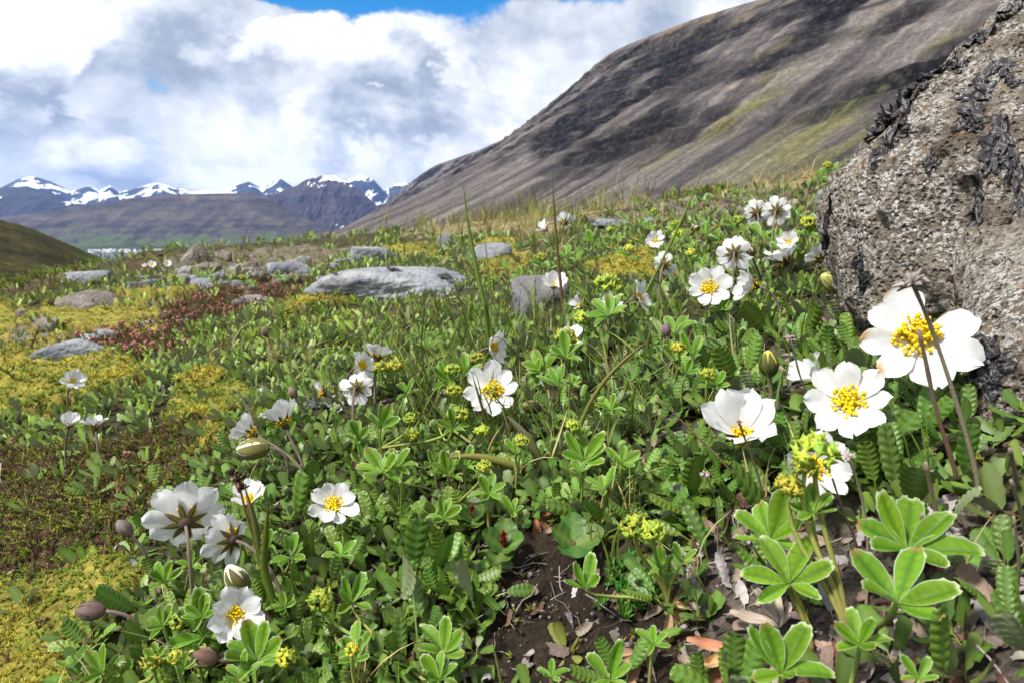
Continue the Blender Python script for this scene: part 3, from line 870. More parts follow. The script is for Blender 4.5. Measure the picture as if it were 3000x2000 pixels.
def leaflet(seed=0, wide=.21, teeth=5):
    """silver-edged leaflet: folded along the midrib, a few teeth at the tip"""
    r = np.random.default_rng(seed)
    ny = 15; s = np.linspace(0, 1, ny)
    a = G([-1, -.91, -.45, -.04, .04, .45, .91, 1])
    w = wide * np.sin(np.pi * np.clip(s, 0, 1) ** 1.25 * .93 + .05) ** .8 * (1 if True else 0)
    w[0] = .012; w[-1] = .045
    A, S = np.meshgrid(a, s, indexing='ij')
    tooth = np.where((S > .74) & (np.abs(A) > .95), np.where(np.arange(ny)[None] % 2 == 1, 1.14, .96), 1.0)
    x = A * w[None] * tooth + r.uniform(-.10, .10) * S ** 2
    y = S + .03 * (np.abs(A) > .95) * (S > .7)
    fold = r.uniform(.30, .95)
    z = fold * np.abs(x) + r.uniform(-.35, .35) * S ** 2 - r.uniform(-.1, .3) * S + .02 * np.sin(S * 9 + r.uniform(0, 6)) * A + r.uniform(-.25, .25) * x * S
    V = np.stack([x, y, z + .18 * S], -1).reshape(-1, 3)
    q = quads(len(a), ny); T = np.vstack([q[:, :3], q[:, [0, 2, 3]]])
    base = G((.150, .285, .016)); C = np.broadcast_to(base, (len(a), ny, 3)).copy()
    C *= (1 + .20 * np.sin(S * 40 - np.abs(A) * 9))[..., None] * r.uniform(.85, 1.12)
    C[(np.abs(A) < .05)] = G((.075, .18, .010))
    C[(np.abs(A) > .95)] = G((.62, .70, .48)) * r.uniform(.75, 1.08)
    C[(np.abs(A) > .8) & (np.abs(A) < .95)] = G((.16, .31, .03))
    C[:, -1] = G((.55, .62, .35)) if seed % 3 else G((.36, .22, .08))
    if seed % 3 == 0: C[:, -2] = C[:, -2] * .5 + G((.30, .20, .06)) * .5
    return V, T, C.reshape(-1, 3)

def petal_shape(seed=0, tip=None):
    r = np.random.default_rng(seed)
    ny, a = 11, np.linspace(-1, 1, 8)
    s = np.linspace(0, 1, ny)
    w = np.interp(s, [0, .12, .35, .6, .8, .92, 1], [.05, .085, .18, .265, .272, .20, .06]) * r.uniform(.84, 1.16)
    A, S = np.meshgrid(a, s, indexing='ij')
    x = A * w[None]
    notch = r.uniform(.0, .06)
    y = S - notch * np.exp(-(A / .3) ** 2) * sstep(S, .8, 1) + .02 * np.sin(A * 5 + r.uniform(0, 6)) * sstep(S, .7, 1)
    z = .55 * x ** 2 + r.uniform(-.02, .12) * S ** 2 + .035 * np.sin(A * 3.1 + r.uniform(0, 6)) * S ** 2 + .045 * np.sin(S * 5 + r.uniform(0, 6)) * A + .012 * np.sin(A * 9 + r.uniform(0, 6)) * S
    z = z - r.uniform(.0, .14) * sstep(S, .75, 1) * (1 if r.random() < .6 else -.6)
    V = np.stack([x, y, z], -1).reshape(-1, 3)
    q = quads(len(a), ny); T = np.vstack([q[:, :3], q[:, [0, 2, 3]]])
    C = np.broadcast_to(G((.66, .66, .645)), A.shape + (3,)).copy()
    k = (1 - sstep(S, .05, .36))[..., None]
    C = C * (1 - k) + k * G((.78, .66, .16))
    if tip is not None:
        kk = (sstep(S + .1 * np.sin(A * 4 + seed), .80, .98) * sstep(A * np.sign(r.uniform(-1, 1)) + .35, -.2, .5))[..., None]
        C = C * (1 - kk) + kk * G(tip)
    return V, T, C.reshape(-1, 3)

def sepal_shape():
    s = np.linspace(0, 1, 6); w = .085 * np.sin(np.pi * (s * .9 + .1)) ** .8; w[-1] = .005
    a = G([-1, 0, 1.]); A, S = np.meshgrid(a, s, indexing='ij')
    V = np.stack([A * w[None], S * .62, -.02 - .04 * (1 - np.abs(A)) + .02 * S], -1).reshape(-1, 3)
    q = quads(3, 6); T = np.vstack([q[:, :3], q[:, [0, 2, 3]]])
    C = np.where((np.abs(A) < .5)[..., None], G((.13, .105, .02)), G((.055, .042, .014)))
    return V, T, C.reshape(-1, 3)

OCT_V = G([(1, 0, 0), (-1, 0, 0), (0, 1, 0), (0, -1, 0), (0, 0, 1), (0, 0, -1.)])
OCT_T = G([(0, 2, 4), (2, 1, 4), (1, 3, 4), (3, 0, 4), (2, 0, 5), (1, 2, 5), (3, 1, 5), (0, 3, 5)])
def stamens_shape(n, seed=0, old=False):
    r = np.random.default_rng(seed); out = []
    yel = G((.95, .66, .012)) if not old else G((.62, .30, .015))
    for k in range(n):
        th = r.uniform(0, 2 * math.pi); rad = .04 + .25 * r.random() ** .8
        top = G((rad * math.cos(th) * 1.2, rad * math.sin(th) * 1.2, r.uniform(.14, .30) - rad * .22))
        bs = G((math.cos(th), math.sin(th), 0)) * .10
        mid = (top + bs) / 2 + G((math.cos(th), math.sin(th), 0)) * .02
        P = np.stack([bs, mid, top])
        V, T = tube(P, .0095, 3, False)
        out.append((V, T, G((.90, .66, .04))))
        out.append((OCT_V * G((.044, .034, .034)) * r.uniform(.8, 1.25) @ rz(th).T + top, OCT_T, yel * r.uniform(.85, 1.12)))
    return join(out)
def pistil_shape(seed=0):
    r = np.random.default_rng(seed); V, T = ico(3)
    V = V * G((.13, .13, .12)) + G((0, 0, .07))
    out = [(V, T, G((.62, .42, .02)))]
    for k in range(26):
        th = r.uniform(0, 6.283); q = .12 * math.sqrt(r.random())
        b = G((q * math.cos(th), q * math.sin(th), .12)); e = b * G((1.15, 1.15, 1)) + G((0, 0, r.uniform(.05, .11)))
        v, tt = tube(np.stack([b, e]), .010, 3); out.append((v, tt, G((.70, .55, .05))))
    return join(out)

def lib(prefix, shapes, mat):
    return [mesh(prefix, V, T, C, mat) for V, T, C in shapes]
L_avens = lib('leaf', [avens_leaf(6 + k % 3, k, True, (.70, .86, .95)) for k in range(8)], m_dryas)          # dark, glossy
L_avens_light = lib('leaf', [avens_leaf(6 + k % 3, 40 + k, True, (.95, 1.0, 1.0)) for k in range(8)], m_dryas)
L_leaflet = lib('leaflet', [leaflet(k, .175 + .02 * (k % 4)) for k in range(8)], m_mantle)
L_petal = lib('petal', [petal_shape(k) for k in range(8)], m_petal)
L_petal_brown = lib('petal', [petal_shape(30 + k, (.50, .28, .10)) for k in range(3)], m_petal)
L_sepal = lib('sepal', [sepal_shape()], m_sepal)
L_stamens = lib('stamens', [stamens_shape(118, 1), stamens_shape(104, 2)], m_stamen)
L_stamens_far = lib('stamens', [stamens_shape(44, 3)], m_stamen)
L_stamens_old = lib('stamens', [stamens_shape(80, 4, True)], m_stamen)
L_pistil = lib('pistil', [pistil_shape()], m_stamen)

def face_vec(p, f):
    """(right, up, towards the lens) -> a direction in the world"""
    to = nrm(-np.asarray(p)); to[2] *= .5; to = nrm(to)
    return nrm(G((1, 0, 0)) * f[0] + G((0, 0, 1)) * f[1] + to * f[2])

def foot_of(p, n, lean=.35):
    """where a stem that leaves p against n reaches the ground"""
    h = max(p[2] - ground(p[0], p[1])[0], .008)
    x, y = p[0] - n[0] * h * lean, p[1] - n[1] * h * lean
    return G((x, y, ground(x, y)[0] - .002))

def stem_mesh(name, a, n, root, r0, r1, c0, c1, bow=.45, seg=10, mat=None, sides=6):
    L = np.linalg.norm(a - root)
    P = bez(a, a - n * L * bow, root + G((0, 0, L * .35)), root, seg)
    V, T = tube(P, np.linspace(r0, r1, seg), sides)
    k = np.concatenate([np.repeat(np.linspace(0, 1, seg), sides), [0, 1]])[:, None]
    C = np.asarray(c0) * (1 - k) + np.asarray(c1) * k
    return V, T, C

S_TOP, S_BOT = (.15, .115, .085), (.20, .165, .115)
def flower(u, v, d, f, cup, h, label, npet=8, brown=0, old=False, t=None, lean=.6, small=False, keep=None, spin=None, droop=0, hide_sep=False):
    p, tt = solve(u, v, h)
    if t is not None: tt = t; p = at(u, v, t)
    R = d * tt / FPX / 2
    n = face_vec(p, f)
    F = frame(n, rng.uniform(0, 6.28) if spin is None else spin)
    c0 = p - n * R * math.sin(math.radians(cup)) * .45      # flower base so that the bowl is centred on the sight line
    root = foot_of(c0, n, lean)
    fl = thing('mountain_avens_flower', label, 'flower', root, 'white avens flowers')
    Lp = R / max(math.cos(math.radians(cup)) ** .6, .62)
    ks = range(npet) if keep is None else keep
    for k in ks:
        az = 2 * math.pi * k / npet + rng.uniform(-.09, .09)
        el = math.radians(cup + rng.uniform(-8, 8) - (droop if rng.random() < .3 else 0))
        M = F @ rz(az) @ rx(el) @ ry(rng.uniform(-.2, .2))
        lib_ = L_petal_brown if k in (range(brown) if isinstance(brown, int) else brown) else L_petal
        put('petal', lib_[int(rng.integers(len(lib_)))], fl, m4(M, c0 - root + n * R * .02 * (k % 2), Lp * rng.uniform(.88, 1.08)))
    if not hide_sep:
        for k in range(8):
            az = 2 * math.pi * (k + .5) / 8
            put('sepal', L_sepal[0], fl, m4(F @ rz(az) @ rx(math.radians(max(cup - 6, 0))), c0 - root - n * R * .05, Lp * .92))
    st = L_stamens_old if old else (L_stamens_far if small else L_stamens)
    o = put('stamens', st[int(rng.integers(len(st)))], fl, m4(F, c0 - root, R * 1.12)); o['kind'] = 'stuff'
    put('pistil', L_pistil[0], fl, m4(F, c0 - root, R * 1.1))
    V, T, C = stem_mesh('stem', c0 - n * R * .06, n, root, .0011, .0013, S_TOP, S_BOT)
    hipV, hipT = ico(3)
    hip = (hipV * G((.17, .17, .12)) @ F.T * R + c0 - n * R * .07, hipT, G((.06, .04, .028)))
    V, T, C = join([(V, T, C), hip])
    put('stem', mesh('stem', V - root, T, C, m_stem), fl)
    return fl, p, tt

def bud_mesh(seed=0):
    r = np.random.default_rng(seed)
    V, T = ico(4)
    th = np.arctan2(V[:, 1], V[:, 0]); z = V[:, 2]
    sc = 1 + .07 * np.cos(th * 5 + 2 * z)
    V = np.stack([V[:, 0] * .37 * sc, V[:, 1] * .37 * sc, z * .58 + .46], 1)
    V[:, :2] *= (1 - .25 * sstep(V[:, 2], .55, 1.05))[:, None]
    return V, T
def bud(u, v, d, f, h, label, cream=(.72, .70, .50), sep=(.09, .085, .025), stemc=S_TOP, root_px=None, cat='bud', lean=1.0, t=None):
    p, tt = solve(u, v, h)
    if t is not None: tt = t; p = at(u, v, t)
    L = d * tt / FPX
    n = face_vec(p, f); F = frame(n, rng.uniform(0, 6))
    b = p - n * L * .5
    root = foot_of(b, n, lean)
    if root_px is not None: root, _ = solve(root_px[0], root_px[1], -.001)
    o = thing('flower_bud', label, cat, root, 'avens buds')
    V, T = bud_mesh()
    put('bud', mesh('bud', V, T, np.tile(G(cream), (len(V), 1)), m_petal), o, m4(F, b - root, L))
    s = np.linspace(0, 1, 8)
    rad = np.interp(s, [0, .15, .45, .75, 1], [.15, .31, .40, .34, .17]); zz = np.interp(s, [0, .15, .45, .75, 1], [-.12, .08, .42, .72, .98])
    half = np.interp(s, [0, .4, .8, 1], [.30, .26, .14, .01])
    a = G([-1, 0, 1.]); A, S = np.meshgrid(a, s, indexing='ij')
    ang = A * half[None] / np.maximum(rad[None], .2) * .72
    SV = np.stack([rad[None] * np.sin(ang) * 1.05, -rad[None] * np.cos(ang) * (1.04 + .05 * (A == 0)), zz[None] + 0 * A], -1).reshape(-1, 3)
    q = quads(3, 8); ST = np.vstack([q[:, :3], q[:, [0, 2, 3]]])
    SC_ = np.where((A == 0)[..., None], G(sep) * 1.5, G(sep)).reshape(-1, 3)
    sm = mesh('sepal', SV, ST, SC_, m_sepal)
    for k in range(7):
        put('sepal', sm, o, m4(F @ rz(2 * math.pi * k / 7 + rng.uniform(-.08, .08)), b - root, L * rng.uniform(.94, 1.04)))
    V, T, C = stem_mesh('stem', b + n * L * .02, n, root, .0011, .0014, stemc, S_BOT, .6)
    put('stem', mesh('stem', V - root, T, C, m_stem), o)
    return o

def head_mesh(n=18, seed=0, star=True):
    """tight head of little four-pointed yellow-green flowers"""
    r = np.random.default_rng(seed); out = []
    for k in range(n):
        dv = nrm(r.normal(size=3)); dv[2] = abs(dv[2]) * .9 - .15
        c = dv * r.uniform(.30, .5)
        Fm = frame(nrm(dv + r.normal(size=3) * .25), r.uniform(0, 6))
        rad = r.uniform(.20, .28); V = [(0, 0, .03)]; T = []
        for q in range(8):
            rr = rad if q % 2 == 0 else rad * .42
            V.append((rr * math.cos(q * math.pi / 4), rr * math.sin(q * math.pi / 4), .06 if q % 2 == 0 else .0))
        T = [(0, 1 + q, 1 + (q + 1) % 8) for q in range(8)]
        V.append((0, 0, -.13)); T += [(9, 1 + (q + 1) % 8, 1 + q) for q in range(8)]
        colr = G((.52, .54, .05)) * r.uniform(.8, 1.15) if r.random() < .75 else G((.32, .42, .05))
        out.append((G(V) @ Fm.T + c, G(T), colr))
    return join(out)
L_head = lib('flower_head', [head_mesh(30, 1), head_mesh(34, 2), head_mesh(26, 3)], m_herb)
M_TOP, M_BOT = (.20, .30, .055), (.24, .20, .06)

def mantle_leaf(plant, root, p, n, span, count, arc=250, spin=0.0, ups=18, thick=.0011, bowl=0):
    """a leaf on its stalk with its silver-edged leaflets"""
    F = frame(n, spin)
    V, T, C = stem_mesh('leaf', p, n, root, thick * .8, thick, M_TOP, M_BOT, .45)
    lf = put('leaf', mesh('leaf', V - p, T, C, m_stem), plant, m4(np.eye(3), p - root))
    for k in range(count):
        fr_ = (k / (count - 1) - .5) if count > 1 else 0
        az = math.radians(arc) * fr_
        size = span * .5 * (1.08 - .38 * abs(fr_) * 2 * (arc > 180)) * rng.uniform(.84, 1.08)
        M = F @ rz(az) @ rx(math.radians(ups + rng.uniform(-16, 14))) @ ry(rng.uniform(-.4, .4))
        put('leaflet', L_leaflet[int(rng.integers(8))], lf, m4(M, (0, 0, 0), size))
    return lf

def mantle(label, leaves, heads=(), group='lady\'s mantle plants', h=.026, root_px=None):
    """leaves: (u, v, span, (r, up, to), count, spin, [h]); heads: (u, v, width, h)"""
    L = []
    for lf in leaves:
        hh = lf[6] if len(lf) > 6 else h
        p, tt = solve(lf[0], lf[1], hh)
        L.append((p, tt, lf))
    H = [(solve(q[0], q[1], q[3]), q) for q in heads]
    ps = [x[0] for x in L] or [x[0][0] for x in H]
    c = np.mean(ps, axis=0)
    if root_px is not None: root, _ = solve(root_px[0], root_px[1], -.001)
    else:
        root = G((c[0], c[1] + .006, ground(c[0], c[1] + .006)[0] - .001))
    o = thing('lady_mantle', label, 'plant', root, group)
    for p, tt, lf in L:
        n = face_vec(p, lf[3])
        mantle_leaf(o, root, p, n, lf[2] * tt / FPX, lf[4], 250 if lf[4] > 4 else 190, lf[5], thick=.0013 if lf[2] > 200 else .001)
    for (p, tt), q in H:
        w = q[2] * tt / FPX
        n = face_vec(p, (rng.uniform(-.2, .2), 1, .25))
        put('flower_head', L_head[int(rng.integers(3))], o, m4(frame(n, rng.uniform(0, 6)), p - root, w))
        V, T, C = stem_mesh('stem', p - n * w * .15, n, root, .0010, .0014, M_TOP, M_BOT, .4)
        put('stem', mesh('stem', V - root, T, C, m_stem), o)
    return o

# ================================================================== the white flowers
#      u     v    d   (right, up, to lens)  cup  h     label                                            options
FL = [
 (2108, 772, 262, (-.10, .45, .85), 14, .050, 'largest open white flower with browned petal tips, right against the boulder', dict(brown=[0, 2, 3], keep=[0, 1, 2, 3, 4, 5, 6], spin=.35)),
 (1950, 922, 205, (-.10, .40, .80), 24, .046, 'open white flower just left of and below the brown-tipped one', dict(spin=.2)),
 (1868, 862, 112, (-.75, .55, -.15), 48, .044, 'white flower half hidden, turned away, behind a larger open one by the boulder', dict(keep=[0, 1, 2, 3, 5, 6])),
 (1700, 985, 182, (-.05, .66, .60), 47, .042, 'white cup-shaped flower with a dark dry sprig crossing its yellow centre', {}),
 (1875, 1072, 178, (.45, .35, .75), 28, .040, 'white flower partly covered by yellow-green lady\'s mantle heads', {}),
 (1628, 662, 108, (.05, .30, .90), 20, .050, 'open white flower facing us, left one of a close pair in mid slope', {}),
 (1722, 656, 92, (-.95, .15, .05), 40, .050, 'white flower seen from the side facing left, the other of the close pair', {}),
 (1686, 582, 84, (.0, -.15, -.95), 14, .052, 'white flower seen from behind with a brown star of sepals, above the side-facing flower', {}),
 (1812, 555, 56, (-.2, .45, .8), 38, .050, 'small white cup with an orange centre, above another flower left of the boulder', dict(small=True)),
 (1800, 592, 84, (-.45, .80, -.1), 44, .040, 'white flower tilted skyward directly beneath the small orange-centred cup', dict(small=True)),
 (1882, 592, 74, (-.4, .5, -.5), 30, .045, 'white flower partly tucked behind the left edge of the boulder', dict(small=True)),
 (1738, 488, 66, (-.1, .10, -.9), 24, .055, 'white flower from behind, on the left of the twin pair near the skyline', dict(small=True)),
 (1784, 484, 70, (.1, -.05, -.95), 10, .058, 'white flower from behind, on the right of the twin pair near the skyline', dict(small=True)),
 (1506, 552, 48, (-.1, .35, .85), 26, .050, 'small open white flower beside the long slanting grass blade, upper slope', dict(small=True)),
 (1526, 608, 60, (.15, .15, -.9), 34, .050, 'drooping white flower from behind with narrow petals, under the slanting blade', dict(small=True, keep=[0, 1, 2, 4, 5, 7])),
 (1602, 522, 40, (-.2, .7, -.3), 40, .055, 'fading orange flower with two white petals left, upper slope', dict(small=True, old=True, keep=[2, 3, 5], brown=8)),
 (1250, 524, 44, (-.6, .6, .2), 46, .050, 'small white flower seen sideways, leftmost on the upper slope above the grey stones', dict(small=True, keep=[0, 1, 3, 4, 6])),
 (1297, 510, 50, (.05, .55, -.75), 30, .052, 'small white flower from behind near the grassy skyline', dict(small=True)),
 (1272, 652, 64, (.0, .62, .62), 46, .050, 'white cup in front of the smooth grey stone', dict(small=True)),
 (1326, 700, 46, (-.5, .4, .6), 50, .045, 'half-closed yellowish flower between grass blades right of the grey stone', dict(small=True, keep=[0, 2, 5])),
 (1412, 690, 70, (-.25, .5, .7), 30, .045, 'fading flower with a broad orange centre and few petals', dict(small=True, old=True, keep=[1, 5, 6, 7], brown=2)),
 (1470, 682, 76, (.75, .25, .45), 24, .048, 'white flower turned to the right behind the slanting grass blade', dict(small=True)),
 (1136, 797, 82, (.80, .12, .50), 26, .050, 'white flower turned right, half hidden by a thick grass stem', {}),
 (1133, 896, 134, (-.05, .42, .85), 17, .050, 'open white flower in the middle with grass blades crossing its lower petals', dict(spin=.1)),
 (1312, 780, 88, (.1, .85, .35), 34, .042, 'white flower mostly covered by a lady\'s mantle tuft, showing two petals', dict(keep=[1, 6, 2])),
 (832, 838, 72, (.65, .25, .55), 22, .048, 'white flower turned right in a cluster of three at mid left', {}),
 (866, 815, 78, (.1, .80, -.35), 34, .050, 'white flower from behind with two raised petals, at the back of the cluster of three', dict(keep=[0, 1, 2, 5, 6, 7])),
 (820, 890, 80, (.15, -.20, -.85), 20, .042, 'white flower from behind, hanging lowest in the cluster of three', {}),
 (735, 900, 66, (-.75, .35, .35), 42, .048, 'withering orange flower with one drooping white petal', dict(old=True, keep=[2, 4], brown=[4])),
 (766, 1157, 118, (.0, .55, .75), 25, .045, 'open white flower on a straight stem, alone in the leaves at lower centre left', dict(spin=.3)),
 (648, 962, 98, (-.30, .80, -.30), 46, .055, 'white bowl-shaped flower with brown sepals on a furry stem, right one of a pair', dict(lean=.9)),
 (572, 992, 88, (-.85, .45, -.15), 46, .055, 'white bowl-shaped flower facing left, beside the furry-stemmed bowl', dict(lean=.9)),
 (424, 1192, 172, (-.05, .30, -.90), 22, .058, 'big white flower from behind with a dark sepal star, lower left', dict(lean=.2, spin=.2)),
 (526, 1237, 138, (-.75, .05, -.55), 24, .048, 'white flower from behind facing left, right of the big sepal star', dict(lean=.9)),
 (572, 1140, 92, (-.15, .75, .35), 40, .055, 'white flower behind the dark woodrush heads', dict(keep=[0, 1, 2, 4, 6, 7])),
 (540, 1410, 132, (.12, .25, .90), 32, .040, 'white flower facing us behind a fan of mantle leaflets, bottom left', dict(spin=.2)),
 (167, 873, 54, (.3, .45, .65), 36, .050, 'small white flower standing alone in front of the yellow moss at the far left', dict(small=True)),
 (160, 972, 54, (.25, .75, .30), 52, .048, 'small half-open white flower, left one of a pair on reddish stems', dict(small=True, keep=[0, 1, 2, 4, 5, 6])),
 (219, 974, 62, (.0, .85, -.25), 42, .050, 'small white flower with brown sepals, right one of a pair on reddish stems', dict(small=True)),
 (349, 608, 22, (0, .6, .6), 30, .045, 'tiny far white flower, middle of three by the dark skyline rock', dict(small=True)),
 (384, 606, 20, (.2, .6, .6), 30, .045, 'tiny far white flower, right one of three by the dark skyline rock', dict(small=True)),
 (332, 611, 13, (-.2, .6, .6), 40, .04, 'tiniest far white flower, left one of three by the dark skyline rock', dict(small=True)),
 (1893, 452, 40, (-.3, .3, -.6), 30, .05, 'white flower peeping from behind the boulder edge on the skyline', dict(small=True)),
 (1895, 512, 30, (-.6, .5, .1), 40, .05, 'white petals showing beside the boulder edge, under the skyline flower', dict(small=True)),
]
for u, v, d, f, cup, h, lab, kw in FL:
    flower(u, v, d, f, cup, h, lab, **kw)

bud(204, 1402, 54, (-.95, .05, .15), .042, 'purplish closed bud nodding left on an arched furry stem, bottom left corner', (.24, .17, .13), (.10, .065, .055), (.16, .11, .11), (335, 1500))
bud(284, 1210, 40, (-.55, .70, .0), .045, 'withered purplish bud on an arched stem in front of the brown heath', (.28, .22, .18), (.13, .095, .08), (.18, .12, .12), (345, 1330))
bud(462, 1508, 58, (-.92, .25, .10), .030, 'reddish bud nodding left with a cream tip, beside the bottom mantle leaves', (.66, .60, .28), (.14, .08, .055), S_TOP, (560, 1520))
bud(577, 1030, 62, (-.95, -.05, .1), .045, 'cream bud striped with green sepals under the left-facing white bowl', (.80, .80, .68), (.13, .12, .03), S_TOP, (660, 1130))
bud(543, 1326, 68, (-.45, .75, .1), .045, 'cream bud with dark speckled sepals, above the fan-covered flower', (.80, .79, .62), (.09, .085, .02), S_TOP)
bud(1219, 933, 40, (-.8, .25, .3), .038, 'dark green striped bud to the right of the middle open flower', (.25, .24, .04), (.035, .030, .012), S_TOP, (1262, 1010))
bud(1766, 832, 54, (-.15, .95, .1), .045, 'upright yellow-tipped bud on a straight dark stem', (.62, .58, .10), (.07, .075, .015), S_TOP, lean=.1)
bud(1912, 646, 58, (-.85, .45, .1), .030, 'plump yellow-green bud at the foot of the boulder', (.62, .62, .22), (.24, .25, .05), S_TOP)
bud(1530, 757, 30, (.1, .95, .1), .040, 'small withered mauve bud standing among the mid-slope leaves', (.22, .16, .17), (.15, .10, .11), S_TOP)
bud(1722, 575, 30, (-.3, .7, .2), .050, 'small cream bud above the side-facing white flower', (.75, .72, .5), (.12, .09, .04), S_TOP)
bud(603, 633, 20, (-.2, .8, .1), .04, 'tiny brown bud in front of the left end of the slab', (.3, .25, .15), (.12, .09, .06), S_TOP)
bud(672, 900, 26, (-.3, .7, .1), .04, 'small brown bud left of the withering orange flower', (.3, .25, .15), (.14, .10, .06), S_TOP)
bud(608, 762, 22, (-.3, .7, .1), .04, 'small brown bud standing above green leaves, left of mid slope', (.3, .25, .15), (.13, .10, .06), S_TOP)

# ================================================================== lady's mantle
UPL = (0, .80, .55)
mantle('fan of silver-edged leaflets spread before the bottom-left flower', [(468, 1462, 185, (0, .75, .6), 7, .05)], [(412, 1425, 46, .03)])
mantle('silver-edged fan at the bottom, between the reddish bud and a pale flower head', [(590, 1520, 195, (.1, .75, .6), 7, .05), (560, 1560, 120, (-.3, .8, .4), 5, .4)], [(657, 1512, 50, .03)])
mantle('small bright mantle leaves right of the woodrush, with narrow folded leaflets', [(668, 1280, 105, (.1, .8, .5), 6, .1), (620, 1250, 66, (-.3, .8, .4), 5, .3)])
mantle('bright mantle tuft at the lower left, left of the hanging flower', [(378, 1335, 98, (-.2, .8, .5), 6, .2), (440, 1300, 80, (.3, .8, .4), 5, -.3)], [])
mantle('mantle leaf fan on a long arching stalk, centre left', [(880, 1085, 150, (-.2, .75, .6), 6, .25, .036)], [], root_px=(1010, 1150))
mantle('cluster of long silver-edged leaflets at the very bottom left', [(235, 1545, 120, (-.1, .8, .5), 6, .1), (170, 1530, 100, (-.4, .8, .3), 5, .5)], [(352, 1515, 56, .035)])
mantle('broad mantle fan alone above the bottom edge, left of the bare soil', [(1018, 1500, 168, (.05, .85, .6), 6, .1)])
mantle('two narrow mantle leaves with pale stalks, bottom centre left', [(808, 1385, 130, (.0, .75, .55), 6, .1), (820, 1490, 120, (-.35, .7, .5), 5, .5), (1010, 1560, 130, (.1, .8, .5), 6, .2)], [(738, 1382, 66, .034)], root_px=(930, 1560))
mantle('mantle leaves in the middle under the tan arched blade', [(1030, 1090, 120, (.0, .8, .5), 6, 0), (1020, 1190, 110, (-.1, .8, .6), 6, .2)], [(1112, 1072, 38, .05)])
mantle('small star-like mantle leaf on a yellow stalk, centre', [(1122, 1135, 105, (.1, .75, .6), 6, .1, .036)])
mantle('round-lobed mantle leaf low in the centre beside dry stalks', [(1178, 1175, 86, (.2, .85, .5), 5, .6)])
mantle('mantle leaf with drooping leaflets right of the middle flower', [(1342, 1060, 150, (.05, .80, .5), 7, .1)])
mantle('small mantle leaf floating above dead leaves, right of centre', [(1402, 942, 96, (.1, .85, .5), 5, .5, .035)], [])
mantle('mantle leaf reaching left on a long pale stalk over the bare soil', [(1345, 1350, 150, (-.15, .8, .6), 5, -.1, .03)], [], root_px=(1500, 1400))
mantle('yellow-flowered mantle plant over the green cushion', [(1520, 1305, 90, (-.2, .8, .5), 5, .3, .034), (1565, 1290, 90, (.3, .8, .4), 5, -.3, .038)], [(1455, 1212, 66, .06), (1500, 1222, 60, .062)], root_px=(1535, 1400))
mantle('mantle leaf beside the dry straw clump, bottom centre right', [(1502, 1480, 100, (.1, .85, .5), 6, .4)])
mantle('mantle leaves cut by the bottom edge under the bare soil', [(1402, 1560, 150, (.0, .85, .5), 5, .05), (1268, 1555, 90, (-.1, .85, .5), 5, .2)])
mantle('tall flowering mantle with twin yellow-green heads in front of a white flower', [(1868, 1178, 150, (.0, .9, .45), 7, .1, .062)],
       [(1872, 1042, 105, .088), (1815, 1118, 70, .078), (1850, 1075, 62, .085)], root_px=(1945, 1490))
mantle('large mantle plant at the lower right with twisted leaflets on the flowering stem\'s left', [(1770, 1240, 250, (-.3, .85, .35), 6, .35, .045), (1812, 1340, 235, (.0, .6, .75), 6, .15, .038)], [], root_px=(1865, 1500))
mantle('largest broad mantle fan at the lower right, five wide leaflets', [(2085, 1265, 320, (.05, .72, .65), 7, .0, .034)])
mantle('bright mantle leaf overlapping the largest fan, teeth edged silver', [(2062, 1385, 300, (.25, .75, .55), 5, -.55, .046)], [], root_px=(2000, 1500))
mantle('six-leaflet mantle star at the bottom right', [(1975, 1480, 172, (.0, .78, .7), 6, .05, .034)])
mantle('wide mantle fan cut by the bottom edge, lower right', [(1795, 1545, 240, (-.05, .85, .6), 6, .05, .034)])
mantle('plain mantle leaf low in shade at the bottom right corner', [(2110, 1560, 130, (.3, .85, .4), 4, -.3)])
mantle('mantle tuft hiding a white flower, centre right', [(1300, 822, 120, (.1, .8, .5), 7, .0, .045), (1290, 790, 80, (0, .9, .3), 6, .2, .05)], [(1300, 775, 52, .06)])
mantle('fan of pale-edged leaflets right of the middle flower, upper', [(1250, 850, 125, (-.15, .75, .55), 6, .2, .04), (1285, 888, 120, (-.1, .7, .5), 6, .3, .04)], [])
mantle('bright mantle tuft below the fading orange flower, right of the grey stone', [(1400, 725, 120, (.0, .85, .4), 7, .1, .04)], [(1338, 732, 44, .035), (1395, 655, 60, .062)])
mantle('folded mantle leaf with striped leaflets, centre left', [(825, 1010, 96, (.1, .8, .4), 6, .3)], [(942, 962, 34, .036), (944, 1000, 38, .03), (1050, 955, 48, .045)])
mantle('mantle leaves around yellow heads left of the middle flower', [(1040, 985, 96, (.2, .8, .4), 6, -.2, .04), (935, 905, 80, (0, .8, .4), 6, .1), (1040, 905, 76, (0, .8, .4), 5, .1)], [(1042, 900, 40, .045), (1108, 990, 36, .04)])
mantle('small far mantle tuft behind the cluster of three flowers', [(900, 860, 70, (0, .9, .3), 6, 0), (980, 800, 70, (0, .9, .3), 6, .2)], [(910, 842, 44, .05), (875, 845, 40, .04)])
